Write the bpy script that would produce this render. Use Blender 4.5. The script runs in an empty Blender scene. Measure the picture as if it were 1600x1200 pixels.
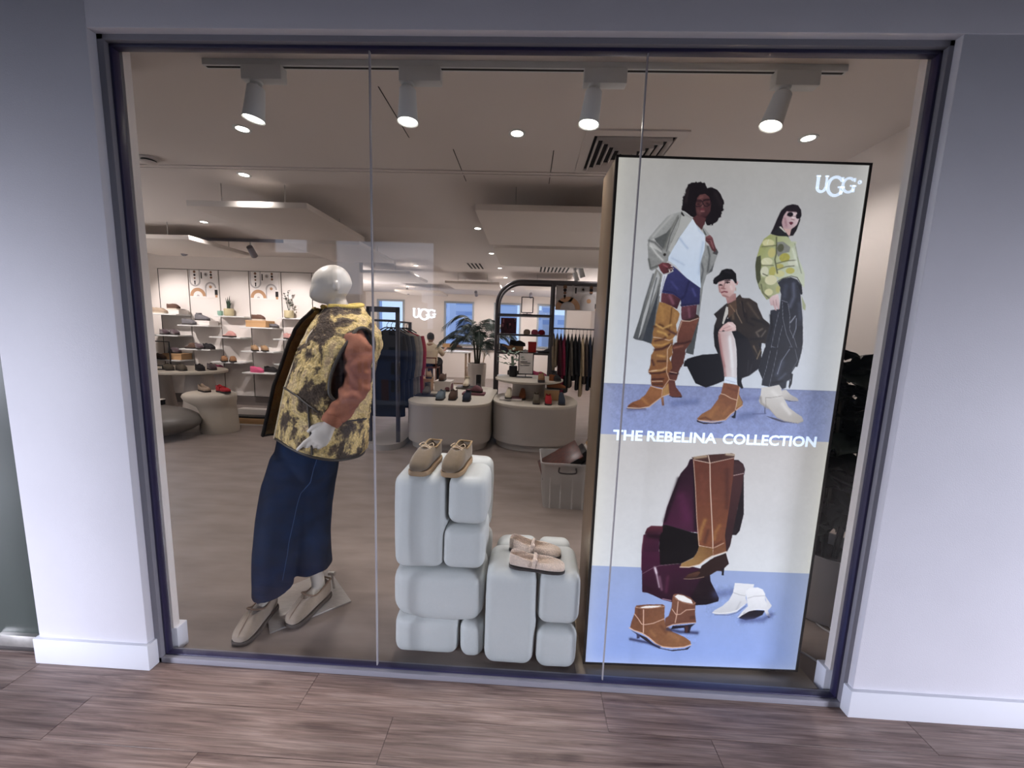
import bpy, bmesh, math, random
import numpy as np
from mathutils import Vector, Matrix, noise
random.seed(7)
C = bpy.context.scene.collection
SC = bpy.context.scene
PI = math.pi
def R(d): return math.radians(d)
def lin(h):
    if isinstance(h, str):
        h = h.lstrip('#'); c = [int(h[i:i+2], 16)/255 for i in (0, 2, 4)]
    else: c = [v/255 for v in h]
    return tuple(v/12.92 if v <= .04045 else ((v+.055)/1.055)**2.4 for v in c)

# ------------------------------------------------------------------ camera
cam = bpy.data.objects.new('camera', bpy.data.cameras.new('camera')); C.objects.link(cam)
cam.data.sensor_width = 36; cam.data.lens = 600/1600*36
cam.data.clip_start = .02; cam.data.clip_end = 2000
def cam_axes(yaw, pitch, roll):
    cy, sy, cp, sp, cr, sr = math.cos(yaw), math.sin(yaw), math.cos(pitch), math.sin(pitch), math.cos(roll), math.sin(roll)
    f = Vector((sy*cp, cy*cp, sp)); r = Vector((cy, -sy, 0)); u = r.cross(f)
    return cr*r+sr*u, -sr*r+cr*u, f
_r, _u, _f = cam_axes(-.0354, -.1316, .0347)
cam.matrix_world = Matrix(((_r.x, _u.x, -_f.x, 0), (_r.y, _u.y, -_f.y, -1.4938), (_r.z, _u.z, -_f.z, 1.5), (0, 0, 0, 1)))
SC.camera = cam

# ------------------------------------------------------------------ sky, exposure
W = bpy.data.worlds.new('sky'); SC.world = W; W.use_nodes = True
nt = W.node_tree; nt.nodes.clear()
out = nt.nodes.new('ShaderNodeOutputWorld'); bg = nt.nodes.new('ShaderNodeBackground')
tc = nt.nodes.new('ShaderNodeTexCoord'); sep = nt.nodes.new('ShaderNodeSeparateXYZ'); cr = nt.nodes.new('ShaderNodeValToRGB')
cr.color_ramp.elements[0].position = .0; cr.color_ramp.elements[0].color = (.62, .74, .95, 1)
cr.color_ramp.elements[1].position = .6; cr.color_ramp.elements[1].color = (.50, .62, .90, 1)
nt.links.new(tc.outputs['Generated'], sep.inputs[0]); nt.links.new(sep.outputs['Z'], cr.inputs[0])
nt.links.new(cr.outputs[0], bg.inputs[0]); bg.inputs[1].default_value = SKY = 1.5
nt.links.new(bg.outputs[0], out.inputs[0])
SC.view_settings.view_transform = 'Standard'; SC.view_settings.look = 'None'
SC.view_settings.exposure = 0.0; SC.view_settings.gamma = 1.0
SC.view_settings.use_curve_mapping = False

# ------------------------------------------------------------------ lamps of the room and added fill lamps (powers in one place)
P_CORR, P_TRACK, P_DOWN, P_SHELF, P_UP = 61, 50, 46, 118, 84
WARM, COOL = (1, .935, .92), (.84, .86, 1.0)
def area_lamp(name, loc, sx, sy, power, col, rot=(0, 0, 0)):
    l = bpy.data.lights.new(name, 'AREA'); l.shape = 'RECTANGLE'; l.size = sx; l.size_y = sy; l.energy = power; l.color = col
    o = bpy.data.objects.new(name, l); C.objects.link(o); o.location = loc; o.rotation_euler = rot; return o
def spot_lamp(name, loc, target, power, col, angle=70, blend=.6, r=.035):
    l = bpy.data.lights.new(name, 'SPOT'); l.energy = power; l.color = col; l.spot_size = R(angle); l.spot_blend = blend; l.shadow_soft_size = r
    o = bpy.data.objects.new(name, l); C.objects.link(o); o.location = loc
    o.rotation_euler = (Vector(target)-Vector(loc)).to_track_quat('-Z', 'Y').to_euler(); return o
for sx in (-6.3, 6.3):      # unseen fill lamps, added to brighten the lower corridor walls
    d_ = Vector((sx*.26, -.05, -.5))-Vector((sx, -3.5, 1.1))
    o_ = area_lamp('corridor_wall_fill', (sx, -3.5, 1.1), 1.2, 1.2, P_CORR, COOL, d_.to_track_quat('-Z', 'Y').to_euler()); o_.data.spread = R(56)

area_lamp('hidden_ceiling_fill', (-6.2, 1.4, 1.2), 1.2, 1.2, P_UP, WARM, (PI, 0, 0)); area_lamp('hidden_ceiling_fill', (-4.85, 7.6, 1.0), .8, 2.6, P_UP*1.1, WARM, (PI, 0, 0)); area_lamp('hidden_ceiling_fill', (1.9, 8.2, 1.0), .25, 2.4, P_UP*.8, WARM, (PI, 0, 0))  # unseen lamps without fixtures, added to lift the ceiling
area_lamp('hidden_ceiling_fill', (1.35, 2.6, .5), 1.0, 2.0, P_UP*.07, WARM, (PI, 0, 0))  # weak added ceiling fill, hidden behind the poster box

# ------------------------------------------------------------------ materials
MATS = {}
def mat(name, col, rough=.5, metal=0, nscale=0, namt=0, bump=0, bscale=60, emit=0, spec=.5, coat=0, sheen=0, trans=0, col2=None, stretch=None, detail=4, rot=None):
    if name in MATS: return MATS[name]
    m = bpy.data.materials.new(name); m.use_nodes = True; t = m.node_tree
    b = t.nodes['Principled BSDF']
    c = lin(col) if not isinstance(col, tuple) else col
    b.inputs['Base Color'].default_value = (*c, 1); b.inputs['Roughness'].default_value = rough; b.inputs['Metallic'].default_value = metal
    b.inputs['Specular IOR Level'].default_value = spec
    b.inputs['Coat Weight'].default_value = coat
    if sheen: b.inputs['Sheen Weight'].default_value = sheen
    if trans: b.inputs['Transmission Weight'].default_value = trans
    if emit:
        b.inputs['Emission Color'].default_value = (*c, 1); b.inputs['Emission Strength'].default_value = emit
    tcn = t.nodes.new('ShaderNodeTexCoord'); mp = t.nodes.new('ShaderNodeMapping'); t.links.new(tcn.outputs['Object'], mp.inputs[0])
    if stretch: mp.inputs['Scale'].default_value = stretch
    if rot: mp.inputs['Rotation'].default_value = rot
    if nscale:
        n = t.nodes.new('ShaderNodeTexNoise'); n.inputs['Scale'].default_value = nscale; n.inputs['Detail'].default_value = detail
        t.links.new(mp.outputs[0], n.inputs['Vector'])
        r = t.nodes.new('ShaderNodeValToRGB')
        c2 = lin(col2) if col2 else tuple(v*(1-namt) for v in c)
        r.color_ramp.elements[0].position = .3; r.color_ramp.elements[1].position = .7
        r.color_ramp.elements[0].color = (*c2, 1); r.color_ramp.elements[1].color = (*c, 1)
        t.links.new(n.outputs['Fac'], r.inputs[0]); t.links.new(r.outputs[0], b.inputs['Base Color'])
    if bump:
        n = t.nodes.new('ShaderNodeTexNoise'); n.inputs['Scale'].default_value = bscale; n.inputs['Detail'].default_value = 3
        t.links.new(mp.outputs[0], n.inputs['Vector'])
        bp = t.nodes.new('ShaderNodeBump'); bp.inputs['Strength'].default_value = bump; bp.inputs['Distance'].default_value = .01
        t.links.new(n.outputs['Fac'], bp.inputs['Height']); t.links.new(bp.outputs[0], b.inputs['Normal'])
    MATS[name] = m; return m
def glass_mat(name, refl, tint=(1, 1, 1), fres=False):
    m = bpy.data.materials.new(name); m.use_nodes = True; t = m.node_tree; t.nodes.clear()
    o = t.nodes.new('ShaderNodeOutputMaterial'); mx = t.nodes.new('ShaderNodeMixShader')
    tr = t.nodes.new('ShaderNodeBsdfTransparent'); tr.inputs[0].default_value = (*tint, 1)
    g = t.nodes.new('ShaderNodeBsdfGlossy'); g.inputs['Roughness'].default_value = 0.0
    if fres:
        f = t.nodes.new('ShaderNodeFresnel'); f.inputs['IOR'].default_value = 1.5; t.links.new(f.outputs[0], mx.inputs[0])
    else: mx.inputs[0].default_value = refl
    t.links.new(tr.outputs[0], mx.inputs[1]); t.links.new(g.outputs[0], mx.inputs[2]); t.links.new(mx.outputs[0], o.inputs[0])
    MATS[name] = m; return m

def wood_mat(name, c1, c2, c3):
    """vinyl wood plank: long grain, knots; the pattern shifts from board to board"""
    m = bpy.data.materials.new(name); m.use_nodes = True; t = m.node_tree; b = t.nodes['Principled BSDF']; N = t.nodes.new; L = t.links.new
    tcn = N('ShaderNodeTexCoord'); oi = N('ShaderNodeObjectInfo')
    ad = N('ShaderNodeVectorMath'); ad.operation = 'MULTIPLY_ADD'
    cmb = N('ShaderNodeCombineXYZ'); L(oi.outputs['Random'], cmb.inputs[0]); L(oi.outputs['Random'], cmb.inputs[1]); L(oi.outputs['Random'], cmb.inputs[2])
    L(cmb.outputs[0], ad.inputs[0]); ad.inputs[1].default_value = (37, 19, 11); L(tcn.outputs['Object'], ad.inputs[2])
    mp = N('ShaderNodeMapping'); mp.inputs['Scale'].default_value = (1.0, 15, 1); L(ad.outputs[0], mp.inputs[0])
    n1 = N('ShaderNodeTexNoise'); n1.inputs['Scale'].default_value = 2.2; n1.inputs['Detail'].default_value = 8; n1.inputs['Roughness'].default_value = .65; n1.inputs['Distortion'].default_value = .6
    L(mp.outputs[0], n1.inputs['Vector'])
    r = N('ShaderNodeValToRGB'); e = r.color_ramp.elements
    e[0].position = .3; e[0].color = (*lin(c1), 1); e[1].position = .72; e[1].color = (*lin(c3), 1)
    k = e.new(.5); k.color = (*lin(c2), 1)
    L(n1.outputs['Fac'], r.inputs[0])
    mp2 = N('ShaderNodeMapping'); mp2.inputs['Scale'].default_value = (2.2, 7, 1); L(ad.outputs[0], mp2.inputs[0])
    v = N('ShaderNodeTexVoronoi'); v.inputs['Scale'].default_value = 1.0; L(mp2.outputs[0], v.inputs['Vector'])
    vr = N('ShaderNodeValToRGB'); vr.color_ramp.elements[0].position = .02; vr.color_ramp.elements[0].color = (.22, .17, .16, 1)
    vr.color_ramp.elements[1].position = .15; vr.color_ramp.elements[1].color = (1, 1, 1, 1)
    L(v.outputs['Distance'], vr.inputs[0])
    mp3 = N('ShaderNodeMapping'); mp3.inputs['Scale'].default_value = (5, 160, 1); L(ad.outputs[0], mp3.inputs[0])
    n3 = N('ShaderNodeTexNoise'); n3.inputs['Scale'].default_value = 1; n3.inputs['Detail'].default_value = 4; L(mp3.outputs[0], n3.inputs['Vector'])
    r3 = N('ShaderNodeMapRange'); r3.inputs[1].default_value = .3; r3.inputs[2].default_value = .7; r3.inputs[3].default_value = .62; r3.inputs[4].default_value = 1.15; L(n3.outputs['Fac'], r3.inputs[0])
    m1 = N('ShaderNodeMix'); m1.data_type = 'RGBA'; m1.blend_type = 'MULTIPLY'; m1.inputs[0].default_value = 1
    L(r.outputs[0], m1.inputs[6]); L(vr.outputs[0], m1.inputs[7])
    m2 = N('ShaderNodeMix'); m2.data_type = 'RGBA'; m2.blend_type = 'MULTIPLY'; m2.inputs[0].default_value = 1
    L(m1.outputs[2], m2.inputs[6]); L(r3.outputs[0], m2.inputs[7])
    pr = N('ShaderNodeMapRange'); pr.inputs[3].default_value = .88; pr.inputs[4].default_value = 1.1; L(oi.outputs['Random'], pr.inputs[0])
    m3 = N('ShaderNodeMix'); m3.data_type = 'RGBA'; m3.blend_type = 'MULTIPLY'; m3.inputs[0].default_value = 1
    L(m2.outputs[2], m3.inputs[6]); L(pr.outputs[0], m3.inputs[7])
    L(m3.outputs[2], b.inputs['Base Color']); b.inputs['Roughness'].default_value = .45
    bp = N('ShaderNodeBump'); bp.inputs['Strength'].default_value = .15; bp.inputs['Distance'].default_value = .002; L(n3.outputs['Fac'], bp.inputs['Height']); L(bp.outputs[0], b.inputs['Normal'])
    MATS[name] = m; return m

def fleece_mat(name):
    """sherpa fleece: yellow, cream, brown and grey camouflage blotches, tufted surface"""
    m = bpy.data.materials.new(name); m.use_nodes = True; t = m.node_tree; b = t.nodes['Principled BSDF']; N = t.nodes.new; L = t.links.new
    tcn = N('ShaderNodeTexCoord'); mp = N('ShaderNodeMapping'); mp.inputs['Scale'].default_value = (1, 1, .75); L(tcn.outputs['Object'], mp.inputs[0])
    n1 = N('ShaderNodeTexNoise'); n1.inputs['Scale'].default_value = 8.0; n1.inputs['Detail'].default_value = 5; n1.inputs['Roughness'].default_value = .62; n1.inputs['Distortion'].default_value = .5; L(mp.outputs[0], n1.inputs['Vector'])
    r = N('ShaderNodeValToRGB'); r.color_ramp.interpolation = 'LINEAR'; e = r.color_ramp.elements
    e[0].position = 0; e[0].color = (*lin('3a3027'), 1); e[1].position = 1; e[1].color = (*lin('efe4cc'), 1)
    for p, c in ((.43, '4a3d31'), (.462, '63533f'), (.487, '9c8a62'), (.51, 'ccb274'), (.56, 'dcc48c'), (.60, 'c9b086'), (.64, 'a8906f'), (.675, 'efe6d2')):
        k = e.new(p); k.color = (*lin(c), 1)
    L(n1.outputs['Fac'], r.inputs[0])
    n2 = N('ShaderNodeTexNoise'); n2.inputs['Scale'].default_value = 110; n2.inputs['Detail'].default_value = 3; L(tcn.outputs['Object'], n2.inputs['Vector'])
    mr = N('ShaderNodeMapRange'); mr.inputs[1].default_value = .3; mr.inputs[2].default_value = .7; mr.inputs[3].default_value = .62; mr.inputs[4].default_value = 1.15; L(n2.outputs['Fac'], mr.inputs[0])
    mx = N('ShaderNodeMix'); mx.data_type = 'RGBA'; mx.blend_type = 'MULTIPLY'; mx.inputs[0].default_value = 1; L(r.outputs[0], mx.inputs[6]); L(mr.outputs[0], mx.inputs[7])
    L(mx.outputs[2], b.inputs['Base Color']); b.inputs['Roughness'].default_value = .95
    bp = N('ShaderNodeBump'); bp.inputs['Strength'].default_value = .9; bp.inputs['Distance'].default_value = .012; L(n2.outputs['Fac'], bp.inputs['Height']); L(bp.outputs[0], b.inputs['Normal'])
    MATS[name] = m; return m

def quilt_mat(name, c):
    m = mat(name, c, .6); t = m.node_tree; b = t.nodes['Principled BSDF']; N = t.nodes.new; L = t.links.new
    tcn = N('ShaderNodeTexCoord'); mp = N('ShaderNodeMapping'); mp.inputs['Rotation'].default_value = (0, R(45), 0); L(tcn.outputs['Object'], mp.inputs[0])
    ch = N('ShaderNodeTexVoronoi'); ch.feature = 'DISTANCE_TO_EDGE'; ch.inputs['Scale'].default_value = 22; ch.inputs['Randomness'].default_value = .2; L(mp.outputs[0], ch.inputs['Vector'])
    bp = N('ShaderNodeBump'); bp.inputs['Strength'].default_value = .8; bp.inputs['Distance'].default_value = .02; L(ch.outputs['Distance'], bp.inputs['Height']); L(bp.outputs[0], b.inputs['Normal'])
    return m

M = dict(
    wall=mat('painted_wall', 'd9d7de', .6, nscale=3, namt=.05, bump=.08, bscale=220),
    inwall=mat('interior_wall_paint', 'ded6cf', .7),
    ceil=mat('ceiling_paint', 'd2cbc6', .8),
    base=mat('baseboard_gloss', 'dcdde4', .35),
    frame=mat('anodised_frame', '86848c', .4, 0, spec=.3),
    gasket=mat('gasket_rubber', '2b2746', .4),
    conc=mat('concrete_vinyl', '8d817a', .42, nscale=2.6, col2='756a63', bump=.05, bscale=90, stretch=(1, 3, 1), detail=9),
    white=mat('white_lacquer', 'd8d8d6', .35),
    lampwhite=mat('lamp_white', 'c4c8c8', .4),
    matte=mat('raft_white', 'dcd4cc', .8),
    black=mat('black_metal', '1b1b1e', .4, .4),
    dark=mat('dark_grey_metal', '4a474a', .4, .5),
    slot=mat('black_slot', '131313', .8),
    glow=mat('lamp_glow', (1, .93, .82), .5, emit=14),
    bronze=mat('bronze_side', '8a7760', .32, .7),
    steel=mat('brushed_steel', 'b5b2ae', .3, .55, nscale=30, namt=.2, stretch=(1, 8, 1)),
    plinth=mat('plinth_white', 'b8bdbc', .55, nscale=180, namt=.07, bump=.06, bscale=400),
    skin=mat('mannequin_skin', 'c2bcb2', .42),
    denim=mat('blue_denim', '0c2444', .9, spec=.1, nscale=14, col2='08182f', bump=.25, bscale=500),
    sweat=mat('rust_jersey', '8f5840', .85, nscale=120, namt=.12, bump=.15, bscale=500),
    suede=mat('tan_suede', '9c8467', .9, nscale=40, namt=.15, sheen=.4),
    taupe=mat('taupe_suede', 'a4937f', .9, nscale=40, namt=.12, sheen=.4),
    pink=mat('pink_fleece', 'e8d2bf', .95, nscale=160, namt=.22, bump=.9, bscale=220, sheen=.5),
    leaf=mat('leaf_green', '2c4232', .5, nscale=12, namt=.3),
    darkleaf=mat('dark_leaf', '141b15', .45),
    pot=mat('pot_ceramic', 'c9c2ba', .6),
    cream=mat('cream_stone', 'cdc5b6', .55, nscale=60, namt=.06),
    greystone=mat('grey_stone', '77736f', .4, nscale=30, namt=.08),
    counter=mat('counter_body', 'b3aca4', .6),
    kraft=mat('kraft_card', 'b48f66', .8),
    paper=mat('white_card', 'd8d2cc', .8),
)
M['glass'] = glass_mat('window_glass', .045)
M['tinted'] = glass_mat('tinted_glass', .03, (.84, .90, .98))
M['wood'] = wood_mat('grey_wood_vinyl', '624c46', '907970', 'ae988f')
M['fleece'] = fleece_mat('camouflage_fleece')
M['quilt'] = quilt_mat('brown_quilted_lining', 'b3985f')

# ------------------------------------------------------------------ mesh helpers
class MB:
    def __init__(s): s.v = []; s.f = []
    def add(s, vs, fs):
        k = len(s.v); s.v += [Vector(p) for p in vs]; s.f += [tuple(i+k for i in f) for f in fs]; return s
    def bx(s, x0, x1, y0, y1, z0, z1):
        return s.add([(x0, y0, z0), (x1, y0, z0), (x1, y1, z0), (x0, y1, z0), (x0, y0, z1), (x1, y0, z1), (x1, y1, z1), (x0, y1, z1)],
                     [(0, 3, 2, 1), (4, 5, 6, 7), (0, 1, 5, 4), (1, 2, 6, 5), (2, 3, 7, 6), (3, 0, 4, 7)])
    def box(s, c, sz, m=None):
        t = MB().bx(-sz[0]/2, sz[0]/2, -sz[1]/2, sz[1]/2, -sz[2]/2, sz[2]/2); c = Vector(c)
        return s.add([(m @ p if m else p)+c for p in t.v], t.f)
    def prism(s, pts, z0, z1):
        n = len(pts)
        return s.add([(x, y, z0) for x, y in pts]+[(x, y, z1) for x, y in pts], [tuple(range(n))[::-1], tuple(range(n, 2*n))]+[(i, (i+1) % n, n+(i+1) % n, n+i) for i in range(n)])
    def prism_xz(s, pts, y0, y1):
        n = len(pts)
        return s.add([(x, y0, z) for x, z in pts]+[(x, y1, z) for x, z in pts], [tuple(range(n)), tuple(range(n, 2*n))[::-1]]+[((i+1) % n, i, n+i, n+(i+1) % n) for i in range(n)])
    def loft(s, rings, caps=True, closed=True):
        n = len(rings[0]); k = len(s.v); s.v += [Vector(p) for r in rings for p in r]
        for a in range(len(rings)-1):
            for i in range(n if closed else n-1):
                j = (i+1) % n
                s.f.append((k+a*n+i, k+a*n+j, k+(a+1)*n+j, k+(a+1)*n+i))
        if caps:
            for a, rev in ((0, True), (len(rings)-1, False)):
                c = sum((Vector(p) for p in rings[a]), Vector())/n; s.v.append(c); ci = len(s.v)-1
                for i in range(n):
                    j = (i+1) % n; A, B = k+a*n+i, k+a*n+j
                    s.f.append((ci, B, A) if rev else (ci, A, B))
        return s
    def tube(s, path, r, n=8, caps=True, flat=1.0):
        path = [Vector(p) for p in path]; rs = r if isinstance(r, (list, tuple)) else [r]*len(path)
        rings = []; up = None
        for i, p in enumerate(path):
            t = (path[min(i+1, len(path)-1)]-path[max(i-1, 0)]).normalized()
            if up is None: up = Vector((0, 0, 1)) if abs(t.z) < .9 else Vector((0, 1, 0))
            x = up.cross(t)
            if x.length < 1e-5: x = Vector((1, 0, 0)).cross(t)
            x.normalize(); y = t.cross(x); up = y
            rings.append([p+(x*math.cos(2*PI*q/n)+y*flat*math.sin(2*PI*q/n))*rs[i] for q in range(n)])
        return s.loft(rings, caps)
    def lathe(s, prof, n=24, c=(0, 0, 0), caps=True):
        c = Vector(c)
        return s.loft([[c+Vector((r*math.cos(2*PI*q/n), r*math.sin(2*PI*q/n), z)) for q in range(n)] for r, z in prof], caps)
    def ell(s, c, rad, nu=16, nv=10, m=None):
        c = Vector(c); rings = []
        for a in range(1, nv):
            th = PI*a/nv
            ring = [Vector((rad[0]*math.sin(th)*math.cos(2*PI*q/nu), rad[1]*math.sin(th)*math.sin(2*PI*q/nu), -rad[2]*math.cos(th))) for q in range(nu)]
            rings.append([(m @ p if m else p)+c for p in ring])
        return s.loft(rings, True)
    def xf(s, m): s.v = [m @ p for p in s.v]; return s
    def mesh(s, name, m, smooth=True, bevel=0, seg=2, sub=0, ang=40):
        me = bpy.data.meshes.new(name); bm = bmesh.new()
        vs = [bm.verts.new(p) for p in s.v]
        for f in s.f:
            try: bm.faces.new([vs[i] for i in f])
            except ValueError: pass
        bmesh.ops.recalc_face_normals(bm, faces=bm.faces)
        if bevel: bmesh.ops.bevel(bm, geom=list(bm.edges), offset=bevel, segments=seg, profile=.5, affect='EDGES', clamp_overlap=True)
        if sub:
            for _ in range(sub): bmesh.ops.subdivide_edges(bm, edges=bm.edges, cuts=1, use_grid_fill=True, smooth=1.0)
        bm.to_mesh(me); bm.free()
        if m: me.materials.append(m)
        if smooth:
            me.polygons.foreach_set('use_smooth', [True]*len(me.polygons)); me.set_sharp_from_angle(angle=R(ang))
        return me
    def build(s, name, m, parent=None, org=None, subsurf=0, **k):
        if org is not None: o_ = Vector(org); s.v = [p-o_ for p in s.v]
        o = bpy.data.objects.new(name, s.mesh(name, m, **k)); C.objects.link(o)
        if parent: o.parent = parent
        if subsurf:
            md = o.modifiers.new('sub', 'SUBSURF'); md.levels = subsurf; md.render_levels = subsurf
        return o
def tag(o, label=None, cat=None, group=None, kind=None):
    for k, v in (('label', label), ('category', cat), ('group', group), ('kind', kind)):
        if v: o[k] = v
    return o
def thing(name, label, cat, loc=(0, 0, 0), rz=0, group=None):
    o = bpy.data.objects.new(name, None); C.objects.link(o); o.empty_display_size = .05
    o.location = loc; o.rotation_euler = (0, 0, rz); return tag(o, label, cat, group)
def struct(name, loc=(0, 0, 0)):
    o = bpy.data.objects.new(name, None); C.objects.link(o); o.location = loc; o['kind'] = 'structure'; return o
def st(name, mb, m, **k):
    o = mb.build(name, m, **k)
    if not k.get('parent'): o['kind'] = 'structure'
    return o
def stadium(cx, cy, w, d, r, n=8):
    pts = []
    for sx, sy, a0 in ((1, 1, 0), (-1, 1, 90), (-1, -1, 180), (1, -1, 270)):
        for i in range(n+1):
            a = R(a0+90*i/n); pts.append((cx+sx*(w/2-r)+r*math.cos(a), cy+sy*(d/2-r)+r*math.sin(a)))
    return pts
def spline(pts, n=6):
    """Catmull-Rom through 3-D points"""
    P = [Vector(p) for p in pts]; P = [P[0]*2-P[1]]+P+[P[-1]*2-P[-2]]; o = []
    for i in range(1, len(P)-2):
        a, b, c, d = P[i-1:i+3]
        for k in range(n):
            t = k/n; o.append(.5*((2*b)+(c-a)*t+(2*a-5*b+4*c-d)*t*t+(3*b-a-3*c+d)*t**3))
    o.append(P[-2]); return o
def lerp(xs, ys, x): return float(np.interp(x, xs, ys))
# ================================================================== STRUCTURE
# corridor floor: vinyl planks 1.22 x 0.17 m laid along the shop front
fl = struct('floor')
MB().bx(-7.5, 7.5, -4.0, .03, -.06, -.004).build('screed', M['conc'], fl)
rows = [(-.025, .83), (-.195, .37), (-.365, -.465), (-.535, .12), (-.705, .62)]
for i, (y0, xe) in enumerate(rows):
    y1 = y0+.17
    for k in range(-3, 4):
        x0 = xe+1.22*k; x1 = x0+1.22
        if x1 < -3.2 or x0 > 3.2: continue
        a, b = max(x0, -3.3)+.0008, min(x1, 3.3)-.0008
        o = MB().bx(a-x0, b-x0, 0, min(y1, .028)-y0-.0012, -.004, random.uniform(-.0002, .0003)).build('plank', M['wood'], fl, bevel=.0006, seg=1)
        o.location = (x0, y0, 0)
f2 = st('floor', MB().bx(-8, 2.6, .03, 11.6, -.05, 0), M['conc'])
# piers, header
st('wall_left', MB().bx(-2.075, -1.585, -.06, .045, 0, 3.0), M['wall'], bevel=.004)
st('wall_right', MB().bx(1.375, 4.5, -.055, .045, 0, 3.0), M['wall'], bevel=.004)
st('wall_front', MB().bx(-3.6, 4.5, -.058, .045, 2.51, 3.02), M['wall'], bevel=.004)
st('baseboard_left', MB().bx(-2.088, -1.572, -.074, .03, 0, .118), M['base'], bevel=.003)
st('baseboard_left', MB().bx(-1.60, -1.540, .032, .085, 0, .118), M['base'], bevel=.003)
st('baseboard_right', MB().bx(1.360, 4.5, -.070, .03, 0, .118), M['base'], bevel=.003)
st('baseboard_right', MB().bx(1.335, 1.40, .032, .085, 0, .118), M['base'], bevel=.003)
# shop window
w = struct('window_1')
X0, X1, Z0, Z1 = -1.565, 1.364, .026, 2.497
def fr(name, x0, x1, z0, z1, y0=-.03, y1=.028, m='frame'): return MB().bx(x0, x1, y0, y1, z0, z1).build(name, M[m], w, bevel=.0025)
fr('window_frame', X0-.02, X0+.006, 0, Z1+.022); fr('window_frame', X1-.006, X1+.018, 0, Z1+.022)
fr('window_frame', X0-.02, X1+.018, Z1-.006, Z1+.024); fr('window_frame', X0-.02, X1+.018, 0, Z0)
for a in ((X0+.006, X0+.017, Z0, Z1-.006), (X1-.017, X1-.006, Z0, Z1-.006), (X0+.006, X1-.006, Z1-.018, Z1-.006), (X0+.006, X1-.006, Z0, Z0+.007)):
    fr('gasket', *a, y0=-.014, y1=.014, m='gasket')
J = (-.603, .381); xs = [X0+.012, J[0], J[1], X1-.012]
for i in range(3):
    MB().bx(xs[i]+.0025, xs[i+1]-.0025, -.006, .006, Z0+.004, Z1-.01).build('glass_pane', M['glass'], w, smooth=False)
mj = mat('silicone_joint', '9a969a', .3)
for x in J: MB().bx(x-.0024, x+.0024, -.0058, .0058, Z0+.004, Z1-.012).build('silicone_joint', mj, w)
# inner trims (pale return of the frame inside)
st('trim_1', MB().bx(-1.60, -1.553, .03, .06, .118, 2.7), M['inwall'])
st('trim_2', MB().bx(1.350, 1.40, .03, .06, .118, 2.7), M['inwall'])
# neighbouring frosted door on the left
d = struct('door_1')
mdoor = mat('frosted_green_glass', '4c5450', .35, nscale=1.6, namt=.12)
MB().bx(-3.4, -2.09, -.012, .004, .045, 2.45).build('door_panel', mdoor, d, bevel=.002)
MB().bx(-2.32, -2.085, -.03, .022, .03, .085).build('patch_fitting', M['steel'], d, bevel=.003)
st('trim_3', MB().bx(-3.4, -2.075, -.02, .05, 0, .028), mat('threshold_metal', '5a5656', .4, .6), bevel=.002)
st('wall_left', MB().bx(-3.6, -2.075, .4, .5, 0, 3.0), mat('dark_back_wall', '30332f', .9))
# corridor: ceiling, far side with openings to the street
st('ceiling', MB().bx(-7.5, 7.5, -4.1, -.058, 2.9, 3.0), mat('corridor_ceiling', '4b484a', .8))
gw = mat('corridor_far_wall', '3f3b39', .8)
wf = struct('wall_back')
def bw(x0, x1, z0, z1): MB().bx(x0, x1, -4.15, -4.0, z0, z1).build('wall_panel', gw, wf)
bw(-7.5, -3.7, 0, 2.9); bw(-3.7, -3.15, 0, 2.52); bw(-3.15, -2.8, 0, 2.9); bw(-3.7, -1.35, 2.73, 2.9)
bw(-1.35, 5.1, 0, 2.9); bw(5.1, 6.6, 0, 1.55); bw(5.1, 6.6, 2.1, 2.25); bw(5.1, 6.6, 2.4, 2.9); bw(5.82, 5.88, 1.55, 2.4); bw(6.6, 7.5, 0, 2.9)
for i in range(5): MB().bx(.1+i*.09, .165+i*.09, -3.99, -3.96, .1, 2.75).build('slat', gw, wf)
# street across, seen only as a reflection in the glass
b1 = thing('townhouse', 'blue rendered townhouse across the street with dark paired windows, reflected in the glass', 'building', (-6.2, -14, -6))
mblue = mat('blue_render', '35547f', .8); mwin = mat('dark_window', '101722', .2); mred = mat('red_door', '6e1f24', .6)
MB().bx(-1.1, 1.5, -4, 0, 0, 6.3).build('wall', mblue, b1); MB().bx(-1.2, 1.6, -4.1, .12, 6.3, 6.42).build('cornice', mat('cornice_dark', '27395c', .7), b1)
for z in (4.92, 5.66):
    for x in (-.7, -.45, .68, .92): MB().bx(x, x+.13, -.02, .05, z, z+.48).build('window', mwin, b1)
MB().bx(.28, .56, -.02, .06, 4.56, 5.42).build('door', mred, b1); MB().bx(-1.2, 1.6, 0, .5, 4.46, 4.56).build('terrace', mat('terrace_grey', '8d8f96', .8), b1)
b2 = thing('office_block', 'pale stone office block with stepped roof, reflected high in the middle pane', 'building', (-11.5, -30, -12))
mst = mat('pale_stone', '8b8078', .9)
MB().bx(-9, 1.2, -8, 0, 0, 16.2).build('wall', mst, b2); MB().bx(-2.5, .6, -8, -1, 16.2, 17.2).build('roof_block', mst, b2); MB().bx(1.2, 3.4, -8, -.5, 0, 13.6).build('annex', mst, b2)
for x in range(-6, 1):
    for z in (8.5, 10.8, 13): MB().bx(x+.1, x+.6, -.05, .06, z, z+1.2).build('window', mwin, b2)
st('exterior_street', MB().bx(-60, 60, -90, -4.15, -6.4, -6), mat('street_asphalt', '6c6a6c', .9))
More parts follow.
